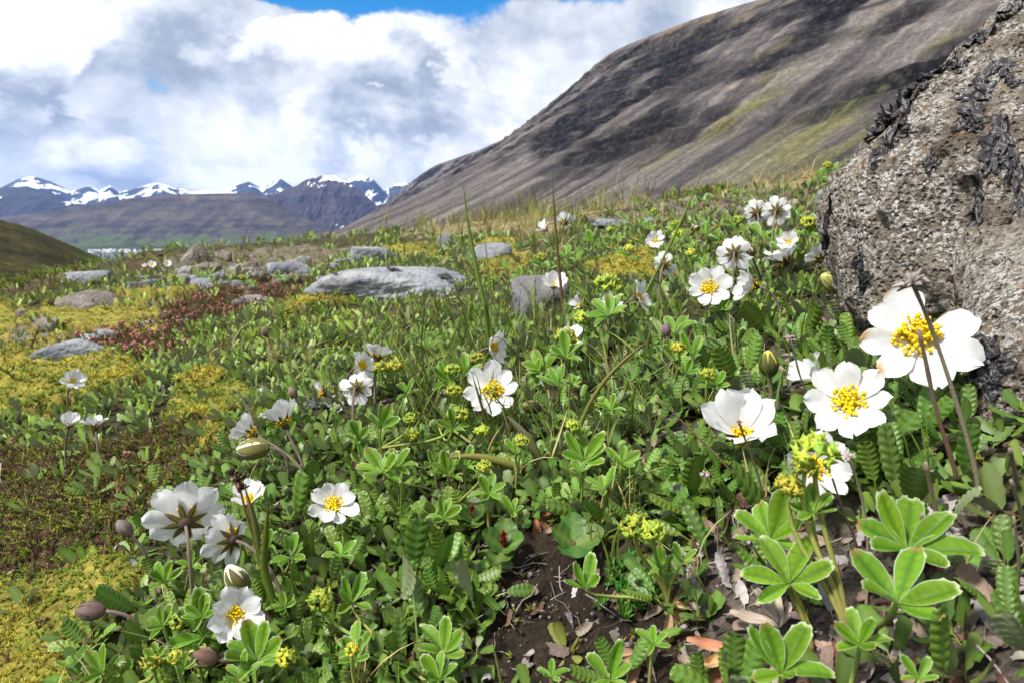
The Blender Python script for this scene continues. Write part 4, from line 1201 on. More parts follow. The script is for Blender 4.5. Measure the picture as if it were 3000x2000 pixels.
for k, (u, v, s) in enumerate([(1120, 756, 40), (1000, 775, 46), (1440, 590, 60), (1360, 560, 60), (1560, 560, 70), (1620, 540, 70), (1850, 540, 90), (1790, 575, 70), (1690, 525, 60), (1300, 590, 60), (1240, 610, 60),
                               (1880, 415, 60), (1905, 395, 50), (1470, 520, 50), (1545, 530, 50), (1195, 640, 60), (1590, 600, 60), (1830, 500, 70), (1400, 545, 50), (1750, 545, 80), (1500, 500, 46), (640, 640, 40), (560, 650, 40), (470, 640, 36), (400, 650, 40)]):
    mantle('small yellow-green mantle tuft among the white flowers of the upper slope', [(u, v, s, (rng.uniform(-.3, .3), .9, .3), 6, rng.uniform(-.4, .4), .03), (u + s * .4, v + s * .15, s * .8, (rng.uniform(-.3, .3), .9, .3), 5, rng.uniform(-.4, .4), .025)],
           [(u + rng.uniform(-8, 8), v - s * .3, s * .42, .045)] if k % 2 == 0 else [], group='small mantle tufts of the upper slope')

# ================================================================== large avens leaves one can follow
def avens_at(label, leaves, group='large avens leaves in the foreground', h=.012, lib_=None):
    """leaves: (base u, v, tip u, v, lift): each drawn from its stalk end to its tip"""
    lib_ = lib_ or L_avens
    pts = [(solve(a, b, h if len(q) < 5 else q[4]), q) for q in leaves for a, b in [q[:2]]]
    c = np.mean([p for (p, _), _ in pts], axis=0); root = G((c[0], c[1], ground(c[0], c[1])[0]))
    o = thing('mountain_avens', label, 'plant', root, group)
    for (p, tt), q in pts:
        tip = at(q[2], q[3], tt * rng.uniform(.94, 1.02)); Y = tip - p; L = np.linalg.norm(Y); Y = Y / L
        n = nrm(-p) * .8 + G((rng.uniform(-.5, .5), 0, .7)); Z = nrm(n - Y * np.dot(n, Y)); Xx = np.cross(Y, Z)
        put('leaf', lib_[int(rng.integers(8))], o, m4(np.stack([Xx, Y, Z], 1), p - root, L * 1.02))
    return o
avens_at('biggest dark glossy avens leaf, hanging below the bright mantle leaf at the lower right', [(2170, 1545, 2165, 1395, .022), (2070, 1568, 2030, 1500, .012)])
avens_at('shiny quilted avens leaves at the right edge under the dark stubs', [(2320, 1420, 2310, 1300, .015), (2352, 1440, 2345, 1350), (2270, 1380, 2220, 1330)])
avens_at('large avens leaf cut by the bottom edge left of the wide mantle fan', [(1610, 1575, 1600, 1495, .016), (1660, 1568, 1690, 1510)])
avens_at('broad upright avens leaves just left of the leaning seed-head stalk', [(2060, 1130, 2048, 975, .012), (2010, 1110, 1990, 1010), (2100, 1160, 2110, 1040)])
avens_at('quilted avens leaf at the boulder foot right of the leaning stalk', [(2215, 1080, 2225, 980), (2190, 1190, 2215, 1120), (2160, 1010, 2120, 960)])
avens_at('pair of avens leaves standing left of the stacked white flowers', [(1590, 1140, 1600, 1050), (1620, 1260, 1590, 1160), (1570, 1230, 1500, 1190)])
avens_at('avens leaves fanned out under the cup-shaped flower', [(1760, 1180, 1700, 1080), (1700, 1160, 1640, 1110), (1780, 1110, 1830, 1060)])
avens_at('upright avens leaf beside the red-catkin willow, standing in shade', [(1085, 1395, 1090, 1300, .012), (1150, 1400, 1110, 1370)])
avens_at('rounded avens leaf lying at the edge of the bare soil', [(1160, 1360, 1225, 1345), (1110, 1410, 1160, 1390)])
avens_at('tall avens leaves in the lower middle with pale undersides', [(950, 1300, 945, 1200, .014), (920, 1370, 965, 1300), (970, 1420, 940, 1330), (1000, 1320, 1030, 1250)])
avens_at('avens leaves around the arched bud stem at the bottom left', [(310, 1400, 215, 1350), (350, 1470, 270, 1440), (360, 1510, 290, 1490), (300, 1440, 370, 1400)])
avens_at('avens leaves below the open flower at lower centre left', [(720, 1290, 700, 1210), (690, 1330, 650, 1270), (800, 1300, 830, 1230), (760, 1330, 780, 1260)])
avens_at('avens leaves on the left of the furry stems of the white bowls', [(600, 1170, 560, 1110), (680, 1180, 690, 1100), (720, 1120, 700, 1050), (640, 1220, 610, 1180)])
avens_at('avens leaves right of the middle mantle, under the broad sheath', [(1330, 1180, 1270, 1140), (1380, 1200, 1350, 1130), (1440, 1120, 1490, 1080), (1450, 1190, 1400, 1150)])
avens_at('wavy avens leaves under the close pair of flowers, mid slope', [(1760, 760, 1720, 690), (1700, 800, 1670, 740), (1850, 760, 1880, 690), (1830, 730, 1790, 690)], lib_=L_avens_light)
avens_at('avens leaves above the yellow-tipped bud', [(1690, 880, 1650, 800), (1720, 850, 1740, 770), (1640, 860, 1600, 800), (1950, 790, 1940, 720)], lib_=L_avens_light)

def straw(u, v, w, label, n, spread, tone=(.36, .24, .13), h=.006):
    """clump of long withered leaflets hanging from a dry stump"""
    p, tt = solve(u, v, h); L = w * tt / FPX; root = G((p[0], p[1], ground(p[0], p[1])[0]))
    o = thing('withered_leaf_clump', label, 'dead leaf', root, 'withered mantle leaves')
    for k in range(n):
        az = spread[0] + (spread[1] - spread[0]) * k / max(n - 1, 1) + rng.uniform(-.2, .2)
        V, T, C = leaflet(70 + k, .13); V = V.copy(); V[:, 2] += .6 * V[:, 0] ** 2 * 8 + .1 * np.sin(V[:, 1] * 8) - .25 * V[:, 1] ** 2
        C = np.tile(G(tone), (len(V), 1)) * (.75 + .5 * np.abs(np.sin(V[:, :1] * 40)))
        me = mesh('leaf', V, T, C, m_dead)
        put('leaf', me, o, m4(frame(nrm(G((0, -.7, .7))), 0) @ rz(az) @ rx(rng.uniform(-.1, .3)), p - root, L * rng.uniform(.7, 1.05)))
straw(1540, 1395, 95, 'pale straw-coloured withered leaves drooping beside the green cushion', 6, (-3.6, -.9))
straw(1690, 1500, 120, 'tan curled withered leaf lying at the bottom, left of the wide mantle fan', 3, (1.2, 2.2), (.44, .27, .13))
straw(1790, 1440, 110, 'grey-brown withered leaves at the foot of the twisted mantle', 4, (-.6, 1.0), (.40, .33, .27))
straw(1230, 1190, 80, 'rusty withered leaves splayed right of the centre willow', 5, (-3.0, -1.2), (.30, .15, .07))
straw(1470, 1500, 90, 'pale withered leaf pointing left at the bottom beside the soil', 3, (1.3, 2.6), (.42, .28, .17))

_q = np.random.default_rng(77)
for k in range(34):
    u_, v_ = (_q.uniform(830, 1470), _q.uniform(850, 1130)) if k < 20 else ((_q.uniform(330, 900), _q.uniform(1240, 1540)) if k < 28 else (_q.uniform(1450, 1700), _q.uniform(700, 900)))
    s_ = _q.uniform(62, 112)
    mantle(('pale-edged mantle leaf among thin grass in the middle of the slope' if k < 20 else 'pale-edged mantle leaf among avens leaves at the lower left' if k < 28 else 'pale-edged mantle leaf below the slanting blades in mid slope'),
           [(u_, v_, s_, (_q.uniform(-.4, .4), .8, .5), int(_q.integers(5, 8)), _q.uniform(-.7, .7), _q.uniform(.022, .042))], [(u_ + _q.uniform(-20, 20), v_ - 26, 36, .05)] if k % 4 == 0 else [],
           group='mantle leaves in the middle grass' if k < 20 else 'mantle leaves at the lower left' if k < 28 else 'mantle leaves in mid slope')

# ================================================================== dwarf willow by the bare soil
def willow_leaf(seed):
    r = np.random.default_rng(seed); ny = 13; s = np.linspace(0, 1, ny); a = G([-1, -.5, 0, .5, 1.])
    w = .46 * np.sin(np.pi * (s * .95 + .03)) ** .62
    A, S = np.meshgrid(a, s, indexing='ij')
    saw = 1 + .035 * np.where(np.arange(ny)[None] % 2 == 1, 1, -1) * (np.abs(A) > .9)
    z = .55 * (A * w[None]) ** 2 + .12 * S ** 2 + .02 * np.sin(S * 22) * np.abs(A)
    V = np.stack([A * w[None] * saw, S, z], -1).reshape(-1, 3)
    q = quads(5, ny); T = np.vstack([q[:, :3], q[:, [0, 2, 3]]])
    C = np.where((np.abs(A) < .1)[..., None], G((.12, .20, .04)), G((.060, .135, .022)))
    return V, T, C.reshape(-1, 3)
L_willow = lib('leaf', [willow_leaf(k) for k in range(4)], m_glossy)
def catkin(seed=0):
    r = np.random.default_rng(seed); out = []
    for k in range(16):
        az = k * 2.4; zz = .1 + .05 * k; el = r.uniform(.5, 1.0) + k * .03
        L = r.uniform(.32, .42)
        d = G((math.cos(az) * math.cos(el), math.sin(az) * math.cos(el), math.sin(el)))
        P = np.stack([G((0, 0, zz)), G((0, 0, zz)) + d * L * .45, G((0, 0, zz)) + d * L])
        V, T = tube(P, [.05, .085, .008], 5); out.append((V, T, G((.16, .008, .018)) * r.uniform(.5, 1.3)))
    return join(out)
m_red = leaf_mat('red_catkin', .4, .15, .15)
L_catkin = lib('catkin', [catkin(1)], m_red)
def willow(u, v, span, nleaf, cat, label, h=.012):
    p, tt = solve(u, v, h); L = span * tt / FPX * .5
    root = G((p[0], p[1], ground(p[0], p[1])[0] - .002))
    o = thing('dwarf_willow', label, 'shrub', root, 'dwarf willow sprigs')
    V, T = tube(bez(p + (0, 0, L * .1), p - (0, 0, L * .2), root + G((.002, 0, .004)), root, 6), .0009, 5)
    put('stem', mesh('stem', V - root, T, np.tile(G((.14, .05, .03)), (len(V), 1)), m_stem), o)
    for k in range(nleaf):
        az = 2 * math.pi * k / nleaf + rng.uniform(-.3, .3); el = rng.uniform(.15, .75)
        F = frame(G((0, -.45, .9)), 0)
        put('leaf', L_willow[k % 4], o, m4(F @ rz(az) @ rx(el), p - root, L * rng.uniform(.85, 1.15)))
    if cat: put('catkin', L_catkin[0], o, m4(frame(G((0, -.25, 1))), p - root, L * .62))
willow(1157, 1258, 150, 4, True, 'glossy round-leaved willow sprig with a wine-red catkin, centre bottom', .016)
willow(1318, 1250, 150, 4, False, 'glossy round-leaved willow sprig without a catkin, right of the red one', .016)
willow(1085, 1190, 110, 4, True, 'willow sprig with a smaller dark red catkin, up and left of the bigger catkin', .012)
willow(1140, 1300, 90, 3, False, 'small shaded willow sprig beneath the red catkin', .006)

# ================================================================== dead stalks, woodrush, long blades
def place_line(px, tb, tk):
    """points along sight lines; depth runs from tb at the foot (last point) to tb * tk at the tip"""
    n = len(px); k = np.linspace(0, 1, n)
    t_ = tb * (tk + (1 - tk) * k)
    return np.stack([at(u, v, q) for (u, v), q in zip(px, t_)])
def smooth_path(P, n=14):
    k = np.linspace(0, len(P) - 1, n); i = np.arange(len(P))
    Q = np.stack([np.interp(k, i, P[:, c]) for c in range(3)], 1)
    for _ in range(2): Q[1:-1] = (Q[:-2] + 2 * Q[1:-1] + Q[2:]) / 4
    return Q
def stalk(px, w, label, tip=None, tk=.92, c0=(.20, .16, .12), c1=(.27, .21, .14), cat='stalk', name='dead_stalk', group='dry brown stalks'):
    root, tb = solve(px[-1][0], px[-1][1], 0)
    P = smooth_path(place_line(px, tb, tk)); root = P[-1]
    r = w * tb / FPX / 2 * .74
    o = thing(name, label, cat, root, group)
    V, T = tube(P, r * np.linspace(.85, 1.1, len(P)) * (1 + .12 * np.sin(np.arange(len(P)) * 2.1)), 7)
    k = np.concatenate([np.repeat(np.linspace(0, 1, len(P)), 7), [0, 1]])[:, None]
    put('stem', mesh('stem', V - root, T, G(c0) * (1 - k) + G(c1) * k, m_stem), o)
    if tip:
        out = []; rr = np.random.default_rng(int(px[0][0]))
        R = tip * tb * tk / FPX / 2
        for q in range(22):
            d = nrm(rr.normal(size=3)); d[2] = d[2] * .7 + .3
            P2 = np.stack([P[0], P[0] + d * R * .6, P[0] + d * R * rr.uniform(.8, 1.2) + G((0, 0, -R * .3)) * rr.random()])
            v_, t_ = tube(P2, [R * .09, R * .22 * rr.uniform(.5, 1.2), R * .05], 4); out.append((v_, t_, G((.36, .29, .27)) * rr.uniform(.6, 1.25)))
        V, T, C = join(out); put('seed_head', mesh('seed_head', V - root, T, C, m_dead), o)
    return o
stalk([(2097, 655), (2118, 700), (2150, 780), (2190, 900), (2232, 1040), (2250, 1120), (2252, 1200)], 13, 'tall dry stalk with a shrivelled mauve seed head, leaning in front of the boulder', 84)
stalk([(2110, 757), (2125, 820), (2140, 900), (2160, 980), (2190, 1060), (2203, 1130)], 13, 'dry rusty stalk without a head crossing the brown-tipped flower', c1=(.20, .11, .05))
stalk([(2126, 1062), (2140, 1130), (2158, 1210), (2170, 1290)], 13, 'short grey broken stalk standing behind the largest mantle fan')
stalk([(2118, 1178), (2117, 1240), (2110, 1310)], 11, 'shortest grey stub standing in front of the largest mantle fan')
stalk([(2320, 1030), (2333, 1090), (2346, 1150)], 14, 'thick dark stub at the right edge, below the boulder')
stalk([(2322, 1102), (2345, 1170), (2358, 1240)], 12, 'rusty thin stub at the right edge, lower than the thick one')
stalk([(2328, 1185), (2342, 1290), (2335, 1370)], 10, 'thin dark bent stalk at the right edge above the glossy leaves')
stalk([(1697, 968), (1712, 1010), (1735, 1070), (1752, 1130), (1760, 1200)], 7, 'dark dry sprig crossing the cup-shaped flower', 16)
stalk([(1818, 778), (1835, 860), (1865, 930), (1885, 1010)], 6, 'thin dark sprig with tiny dry heads, left of the brown-tipped flower', 26)
stalk([(1950, 1050), (1975, 1120), (1992, 1200), (1995, 1300), (1988, 1420)], 9, 'long grey sprig right of the yellow-green mantle heads', 30)
stalk([(1912, 1098), (1932, 1160), (1965, 1240), (1985, 1310)], 7, 'thin grey sprig joining the long one by the mantle heads')
stalk([(1508, 910), (1580, 980), (1680, 1080), (1740, 1150), (1790, 1200)], 6, 'long straw-coloured stalk slanting over dead leaves, right of centre', None, .97, (.20, .13, .07), (.22, .15, .08))
stalk([(1620, 1090), (1640, 1130), (1650, 1200), (1648, 1290)], 5, 'thin grey sprig above the green cushion', 26)
stalk([(540, 890), (565, 930), (590, 985), (640, 1090)], 5, 'pale dry sprig rising behind the white bowls', None, .97, (.35, .30, .24), (.3, .25, .2))

def woodrush():
    px = [(548, 1105), (562, 1170), (585, 1240), (605, 1320), (630, 1420)]
    root, tb = solve(640, 1440, 0)
    P = smooth_path(place_line(px + [(640, 1440)], tb, .95), 14); root = P[-1]
    o = thing('woodrush', 'woodrush with black-brown flower heads on a reddish stem, lower left', 'grass', root)
    V, T = tube(P, np.linspace(.0006, .0015, 14), 6)
    k = np.concatenate([np.repeat(np.linspace(0, 1, 14), 6), [0, 1]])[:, None]
    put('stem', mesh('stem', V - root, T, G((.22, .06, .03)) * (1 - k) + G((.17, .22, .03)) * k, m_grass), o)
    s_ = tb / FPX
    for q, (u, v) in enumerate([(535, 1088), (552, 1098), (558, 1120), (540, 1104)]):
        c = at(u, v, tb * .95); out = []; rr = np.random.default_rng(q)
        for w in range(14):
            d = nrm(rr.normal(size=3)); d[2] = abs(d[2])
            P2 = np.stack([c, c + d * 6 * s_, c + d * 15 * s_]); v_, t_ = tube(P2, [2.4 * s_, 3.6 * s_, .4 * s_], 4)
            out.append((v_, t_, G((.020, .012, .010)) if rr.random() < .75 else G((.22, .17, .10))))
        v_, t_ = tube(np.stack([c, at(549, 1130, tb * .95)]), .0005, 5); out.append((v_, t_, G((.22, .06, .03))))
        V, T, C = join(out); put('flower_head', mesh('flower_head', V - root, T, C, m_dead), o)
    for q, (pp, w, ca, cb) in enumerate([([(617, 1155), (610, 1230), (603, 1300), (625, 1370), (640, 1420)], 25, (.15, .05, .015), (.17, .24, .025)),
                                         ([(560, 1110), (580, 1180), (590, 1240), (600, 1290), (612, 1330)], 17, (.25, .15, .10), (.20, .27, .04))]):
        put('leaf', blade_mesh(pp, w, tb * .97, .97, ca, cb, root), o)
def blade_mesh(px, w, tb, tk, ca, cb, origin):
    P = smooth_path(place_line(px, tb, tk), 16); n = len(P)
    k = np.linspace(0, 1, n)                                   # 0 tip .. 1 foot
    r = w * .74 * tb / FPX / 2 * np.clip(k * 2.6, .04, 1) ** .7 * (1 - .25 * sstep(k, .7, 1))
    T_ = nrm(np.gradient(P, axis=0)); view = nrm(-P); side = nrm(np.cross(T_, view)); nn = np.cross(side, T_)
    V = np.concatenate([P - side * r[:, None], P - nn * r[:, None] * .35, P + side * r[:, None], P - nn * r[:, None] * .45])
    q = np.vstack([quads(4, n, 0, True)]); T = np.vstack([q[:, :3], q[:, [0, 2, 3]]])
    kc = k[:, None] ** .45; C = G(ca) * (1 - kc) + G(cb) * kc; C = np.tile(C, (4, 1)); C[n:2 * n] *= .75
    return mesh('blade', V - origin, T, C, m_grass)
woodrush()
def blade(px, w, label, tk=.97, ca=(.16, .24, .03), cb=(.17, .24, .035), group='long grass blades'):
    root, tb = solve(px[-1][0], px[-1][1], 0)
    o = put('grass_blade', blade_mesh(px, w, tb, tk, ca, cb, root), None, m4(np.eye(3), root), label=label, category='grass', group=group)
    return o
RED, BRN, GRN = (.17, .045, .02), (.10, .07, .025), (.17, .27, .03)
blade([(1064, 425), (1072, 500), (1090, 600), (1110, 690), (1130, 770), (1150, 850)], 13, 'thick upright grass stem passing behind the middle flower, tip above the skyline')
blade([(1115, 690), (1116, 720), (1122, 780), (1148, 850)], 15, 'broad sheath of the thick grass stem above the middle flower', cb=(.20, .24, .04))
blade([(1267, 385), (1272, 480), (1282, 600), (1292, 690), (1298, 760)], 9, 'tall green blade standing right of the smooth grey stone, reddish at the foot', ca=GRN, cb=(.16, .07, .03))
blade([(1110, 530), (1122, 620), (1130, 700), (1120, 800)], 5, 'thin upright blade just right of the thick stem')
blade([(1622, 368), (1590, 450), (1560, 520), (1520, 600), (1470, 700), (1420, 770)], 8, 'long slanting green blade rising to the right over the upper slope')
blade([(1700, 425), (1640, 480), (1570, 540), (1500, 610), (1420, 690)], 4, 'thin slanting blade beside the long slanting one, pointing farther right')
blade([(1490, 783), (1440, 820), (1390, 870), (1350, 930), (1320, 1010), (1310, 1080)], 13, 'broad arching blade with a red tip, right of the middle flower', ca=RED, cb=(.20, .22, .035))
blade([(1030, 1050), (1080, 1046), (1140, 1056), (1200, 1075), (1240, 1100)], 26, 'broad tan blade arching flat below the middle flower', ca=(.26, .16, .08), cb=(.24, .27, .04))
blade([(1165, 955), (1195, 985), (1222, 1020), (1240, 1060), (1262, 1110)], 28, 'broad grass sheath with purple blotches under the middle flower', ca=(.36, .28, .26), cb=(.17, .23, .035))
blade([(1120, 890), (1170, 950), (1215, 1010), (1250, 1080)], 8, 'brown-tipped blade crossing the middle flower at its lower right', ca=BRN)
blade([(1195, 870), (1215, 930), (1250, 1010), (1290, 1090)], 6, 'dark red-tipped blade leaning right of the middle flower', ca=RED)
blade([(1085, 860), (1100, 910), (1115, 960), (1135, 1060)], 8, 'brown blade crossing the middle flower on its left', ca=(.20, .10, .05), cb=(.14, .12, .03))
blade([(977, 642), (974, 720), (965, 800), (985, 900), (1020, 980)], 5, 'dark upright blade in front of the flat grey slab', ca=(.07, .08, .02), cb=(.08, .12, .02))
blade([(1048, 660), (1072, 740), (1085, 820), (1090, 900)], 5, 'dark blade leaning left of the thick stem', ca=(.06, .04, .02), cb=(.09, .12, .02))
blade([(838, 700), (890, 790), (960, 880), (1020, 960), (1060, 1020)], 5, 'long thin blade sloping down right from the slab', ca=(.13, .17, .03))
blade([(1010, 620), (1060, 700), (1100, 780), (1130, 860)], 5, 'thin blade curving from the slab to the middle flower')
blade([(1345, 560), (1320, 650), (1290, 740), (1270, 800)], 4, 'thin blade between the grey stone and the orange flower')
blade([(1640, 760), (1500, 860), (1400, 900), (1330, 960)], 4, 'thin flat blade drawn across the right-hand leaves')
blade([(1590, 880), (1480, 850), (1390, 870), (1320, 930)], 4, 'thin curved blade arching to the right over avens leaves')
blade([(930, 1040), (922, 1120), (920, 1190), (918, 1240)], 5, 'short straight blade right of the lone open flower', ca=GRN)
blade([(1130, 1470), (1140, 1510), (1152, 1568), (1160, 1600)], 8, 'short pale blade at the bottom edge by the soil', ca=(.45, .40, .22), cb=(.25, .30, .06))
blade([(1560, 455), (1540, 470), (1420, 480), (1300, 500), (1220, 530)], 5, 'dry straw blade lying low on the skyline', ca=(.40, .28, .12), cb=(.40, .28, .12))

# ================================================================== stones
def stone_mesh(seed, flat=1.0, facets=7, rough=.07, sub=6):
    r = np.random.default_rng(seed); V, T = ico(sub)
    acc = 0
    for k in range(facets):
        n = nrm(r.normal(size=3) * G((1, 1, .8))); h = r.uniform(.62, .95)
        dn = V @ n; acc = acc + np.where(dn > 1e-3, np.maximum(dn, 1e-3) / h, 0) ** 9
    for n in G([(1, 0, 0), (-1, 0, 0), (0, 1, 0), (0, -1, 0), (0, 0, 1), (0, 0, -1.)]):
        dn = V @ n; acc = acc + np.where(dn > 1e-3, np.maximum(dn, 1e-3) / .95, 0) ** 9
    R = acc ** (-1 / 9.)
    Q = V * R[:, None]
    R = R + fbm(Q * 2.3 + seed, 4, seed) * rough + fbm(Q * 8 + seed, 4, seed + 3, .6) * rough * .55
    return V * R[:, None], T
ROCKS = [
 # u, v(base), w, h, material, turn, label
 (858, 696, 550, 104, 'g', .05, 'largest flat blue-grey slab lying in the turf behind the green leaves'),
 (1240, 728, 140, 112, 's', .3, 'smooth rounded grey stone behind a white cup flower'),
 (1113, 612, 104, 62, 'g', .8, 'dark grey angular stone above the right end of the slab'),
 (1022, 575, 44, 44, 'g', .5, 'small upright grey stone left of the dark angular one'),
 (850, 606, 110, 44, 'g', .2, 'low dark stone in grass above the slab'),
 (655, 640, 124, 44, 'g', .6, 'broad grey stone with rounded top, between the skyline rock and the slab'),
 (440, 606, 72, 56, 'b', .9, 'blocky dark-sided rock standing out on the left skyline'),
 (506, 600, 48, 28, 'k', .1, 'little dark brown rock beside the skyline block'),
 (185, 655, 108, 36, 'g', .3, 'long dark blue-grey rock in shrubs at the left'),
 (125, 640, 36, 16, 'b', .3, 'pale brown stone end left of the long dark rock'),
 (186, 726, 158, 62, 'b', .2, 'brown boulder with a dark hollow above the yellow moss, left'),
 (140, 842, 205, 70, 'g', .4, 'large blue-grey rock with a dark underside in front of the moss bank, far left'),
 (98, 762, 64, 34, 'b', .7, 'small rounded brown stone half sunk in moss, far left'),
 (50, 742, 58, 36, 'b', .4, 'round brown stone at the left edge of the moss'),
 (225, 782, 62, 32, 'g', 1.2, 'dark stone above the large blue-grey rock'),
 (180, 775, 46, 18, 'b', 1.2, 'flat stone left of the dark stone, above the large blue-grey rock'),
 (458, 668, 74, 34, 'g', .5, 'grey stone in the middle of the stony band'),
 (402, 664, 60, 34, 'b', .2, 'rounded stone at the left end of the stony band'),
 (300, 668, 62, 24, 'g', .9, 'low slanted grey stone among yellow-green shrubs'),
 (476, 650, 38, 24, 'g', .9, 'small dark stone above the stony band'),
 (575, 708, 100, 36, 'b', .5, 'grey-brown stone at the edge of the red mat, left of the slab'),
 (465, 622, 70, 22, 'b', .5, 'flat stone under the skyline block'),
 (560, 622, 54, 22, 'b', .1, 'pale flat stone right of the skyline block'),
 (782, 606, 52, 14, 'g', .1, 'thin grey stone lying in yellow moss above the slab'),
 (738, 636, 46, 18, 'k', .1, 'dark stone touching the upper left of the slab'),
 (1420, 522, 100, 20, 'g', .1, 'slate-like flat stone on the upper slope under dry grass'),
 (1520, 512, 96, 16, 'g', .4, 'second flat slate right of the first on the upper slope'),
 (1800, 484, 130, 18, 'g', .2, 'long flat grey stone near the skyline behind the twin flowers'),
 (1600, 466, 110, 22, 'k', .2, 'dark hummock stone at the skyline under a heather tuft'),
 (70, 790, 100, 20, 'k', .2, 'flat dark stones ledge above the large blue-grey rock'),
 (345, 752, 52, 18, 'b', .6, 'pale stone at the left end of the red mat'),
 (245, 815, 60, 16, 'g', .6, 'pale streaked stone by the right end of the large blue-grey rock'),
]
_r3 = np.random.default_rng(9)
for k in range(46):
    f = _r3.random(); u_ = 300 + f * 440 + _r3.normal() * 36; v_ = 668 - f * 38 + _r3.normal() * 15; w_ = _r3.uniform(20, 58)
    ROCKS.append((u_, v_, w_, w_ * _r3.uniform(.32, .6), 'gbg'[k % 3], _r3.uniform(0, 3), 'small half-buried stone in the rubbly band left of the flat slab'))
for k in range(16):
    u_ = _r3.uniform(20, 300); v_ = _r3.uniform(740, 835); w_ = _r3.uniform(22, 60)
    ROCKS.append((u_, v_, w_, w_ * _r3.uniform(.3, .55), 'gb'[k % 2], _r3.uniform(0, 3), 'small stone among moss near the large blue-grey rock at far left'))
RM = {'g': m_rock_grey, 'b': m_rock_brown, 's': m_rock_smooth, 'k': m_boulder}
rock_info = []
for k, (u, v, w, h, mt, turn, lab) in enumerate(ROCKS):
    p, tt = solve(u, v, 0)
    W, H = w * tt / FPX / 2, h * tt / FPX / 2
    smooth = mt == 's'
    V, T = stone_mesh(100 + k * 7, 1, 3 if smooth else 8, .03 if smooth else .07, 6 if w > 130 else (5 if w > 62 else 4))
    V = V @ rz(turn).T
    V = V / np.ptp(V[:, :2], axis=0).mean() * 2
    V[:, 2] = V[:, 2] / np.ptp(V[:, 2]) * 2
    depth = W * (.7 if w > 300 else .8)
    V = V * G((W, depth, H * 1.35))
    c = p + G((0, depth * .75, 0)); c[2] = p[2] + H * (.30 if w < 300 else .22)
    if mt != 'k':
        me = mesh('stone', V, T, None, RM[mt])
    else:
        me = mesh('stone', V, T, np.full((len(V), 3), .55), RM[mt])
    o = put('stone', me, None, m4(ry(-.10 if w > 300 else rng.uniform(-.1, .1)), c), label=lab, category='stone', group='rubble left of the slab' if 'rubbly' in lab else 'small stones among the moss' if 'small stone among' in lab else 'stones lying on the slope')
    rock_info.append((o, V, T, c))

# black lichen growing on the boulder (parts of it) and on the slab
from mathutils.bvhtree import BVHTree
def lichen_shape(seed):
    r = np.random.default_rng(seed); nr_, na = 5, 22
    th = np.linspace(0, 2 * math.pi, na, endpoint=False); out = [(0, 0, 0)]
    edge = 1 + .28 * np.sin(th * 2 + r.uniform(0, 6)) + .20 * np.sin(th * 5 + r.uniform(0, 6)) + .16 * np.sin(th * 9 + r.uniform(0, 6)) + r.uniform(-.12, .12, na)
    V = []
    for q in range(1, nr_ + 1):
        f = q / nr_; rad = f * edge
        z = .16 * f ** 2 + (.22 * np.sin(th * 4 + seed) + .16 * np.sin(th * 7 + 2 * seed)) * f ** 2.4
        V.append(np.stack([np.cos(th) * rad, np.sin(th) * rad, z], 1))
    V = np.vstack([G([(0, 0, 0)])] + V)
    T = [(0, 1 + i, 1 + (i + 1) % na) for i in range(na)]
    for q in range(nr_ - 1):
        a, b = 1 + q * na, 1 + (q + 1) * na
        for i in range(na):
            j = (i + 1) % na; T += [(a + i, b + i, b + j), (a + i, b + j, a + j)]
    return V, G(T)
L_lichen = [mesh('lichen', *lichen_shape(k), None, m_lichen) for k in range(6)]
btree = BVHTree.FromPolygons([tuple(x) for x in BP], [tuple(map(int, x)) for x in BT])
LI = [(2322,22,26,40),(2300,45,20,26),(2262,78,22,30),(2235,100,16,22),(2185,148,26,18),(2150,168,40,24),(2120,185,34,22),(2100,200,30,26),(2082,222,34,30),(2050,246,36,26),(2030,262,34,24),
      (2008,288,28,22),(2060,262,30,34),(2030,300,26,40),(2040,335,22,44),(2090,240,26,30),(2070,290,20,26),(2275,165,22,50),(2255,210,26,52),(2235,255,30,40),(2225,285,26,34),(2312,160,14,34),(2320,185,10,24),
      (2298,310,30,56),(2285,350,34,60),(2305,372,22,40),(2330,395,18,60),(2250,450,16,62),(2240,490,14,40),(2340,470,18,44),(2136,370,10,34),(1902,500,8,60),(1898,560,8,40),(1975,600,16,40),(1990,640,18,22),
      (2262,800,40,50),(2290,830,36,40),(2240,860,34,40),(2275,880,40,36),(2235,830,22,30),(2210,150,20,14),(1995,300,18,16)]
def crust(tree, u, v, w, h, owner, origin, curl, seed):
    """a lichen sheet laid over the rock, its rim lifting a little"""
    hit = None
    for du, dv in ((0, 0), (8, 8), (16, 14), (26, 20), (40, 30)):
        loc, nn, _, dist = tree.ray_cast(Vector((0, 0, 0)), Vector(ray(u + du, v + dv)))
        if loc is not None: break
    if loc is None: return
    tt = loc.y * CP - loc.z * SP
    loc, n = np.array(loc), nrm(np.array(nn))
    far = nrm(n * .6 + nrm(loc - origin) * .6)                      # smoothed facing
    F = frame(far, rng.uniform(-.35, .35)); sx, sy = w * tt / FPX * .62, h * tt / FPX * .62
    V, T = lichen_shape(seed); out = np.empty_like(V)
    for i, q in enumerate(V):
        s0 = loc + F[:, 0] * q[0] * sx + F[:, 1] * q[1] * sy
        l2, n2, _, d2 = tree.ray_cast(Vector(s0 + far * .03), Vector(-far), .07)
        base = np.array(l2) if l2 is not None else s0 - far * .004
        rim = math.hypot(q[0], q[1])
        out[i] = base + far * (.0012 + curl * (q[2] + .12) * (sx + sy) * .5 * rim ** 2 + .0012 * rng.normal())
    put('lichen', mesh('lichen', out - origin_of(owner), T, None, m_lichen), owner)
def origin_of(o): return np.array(o.location)
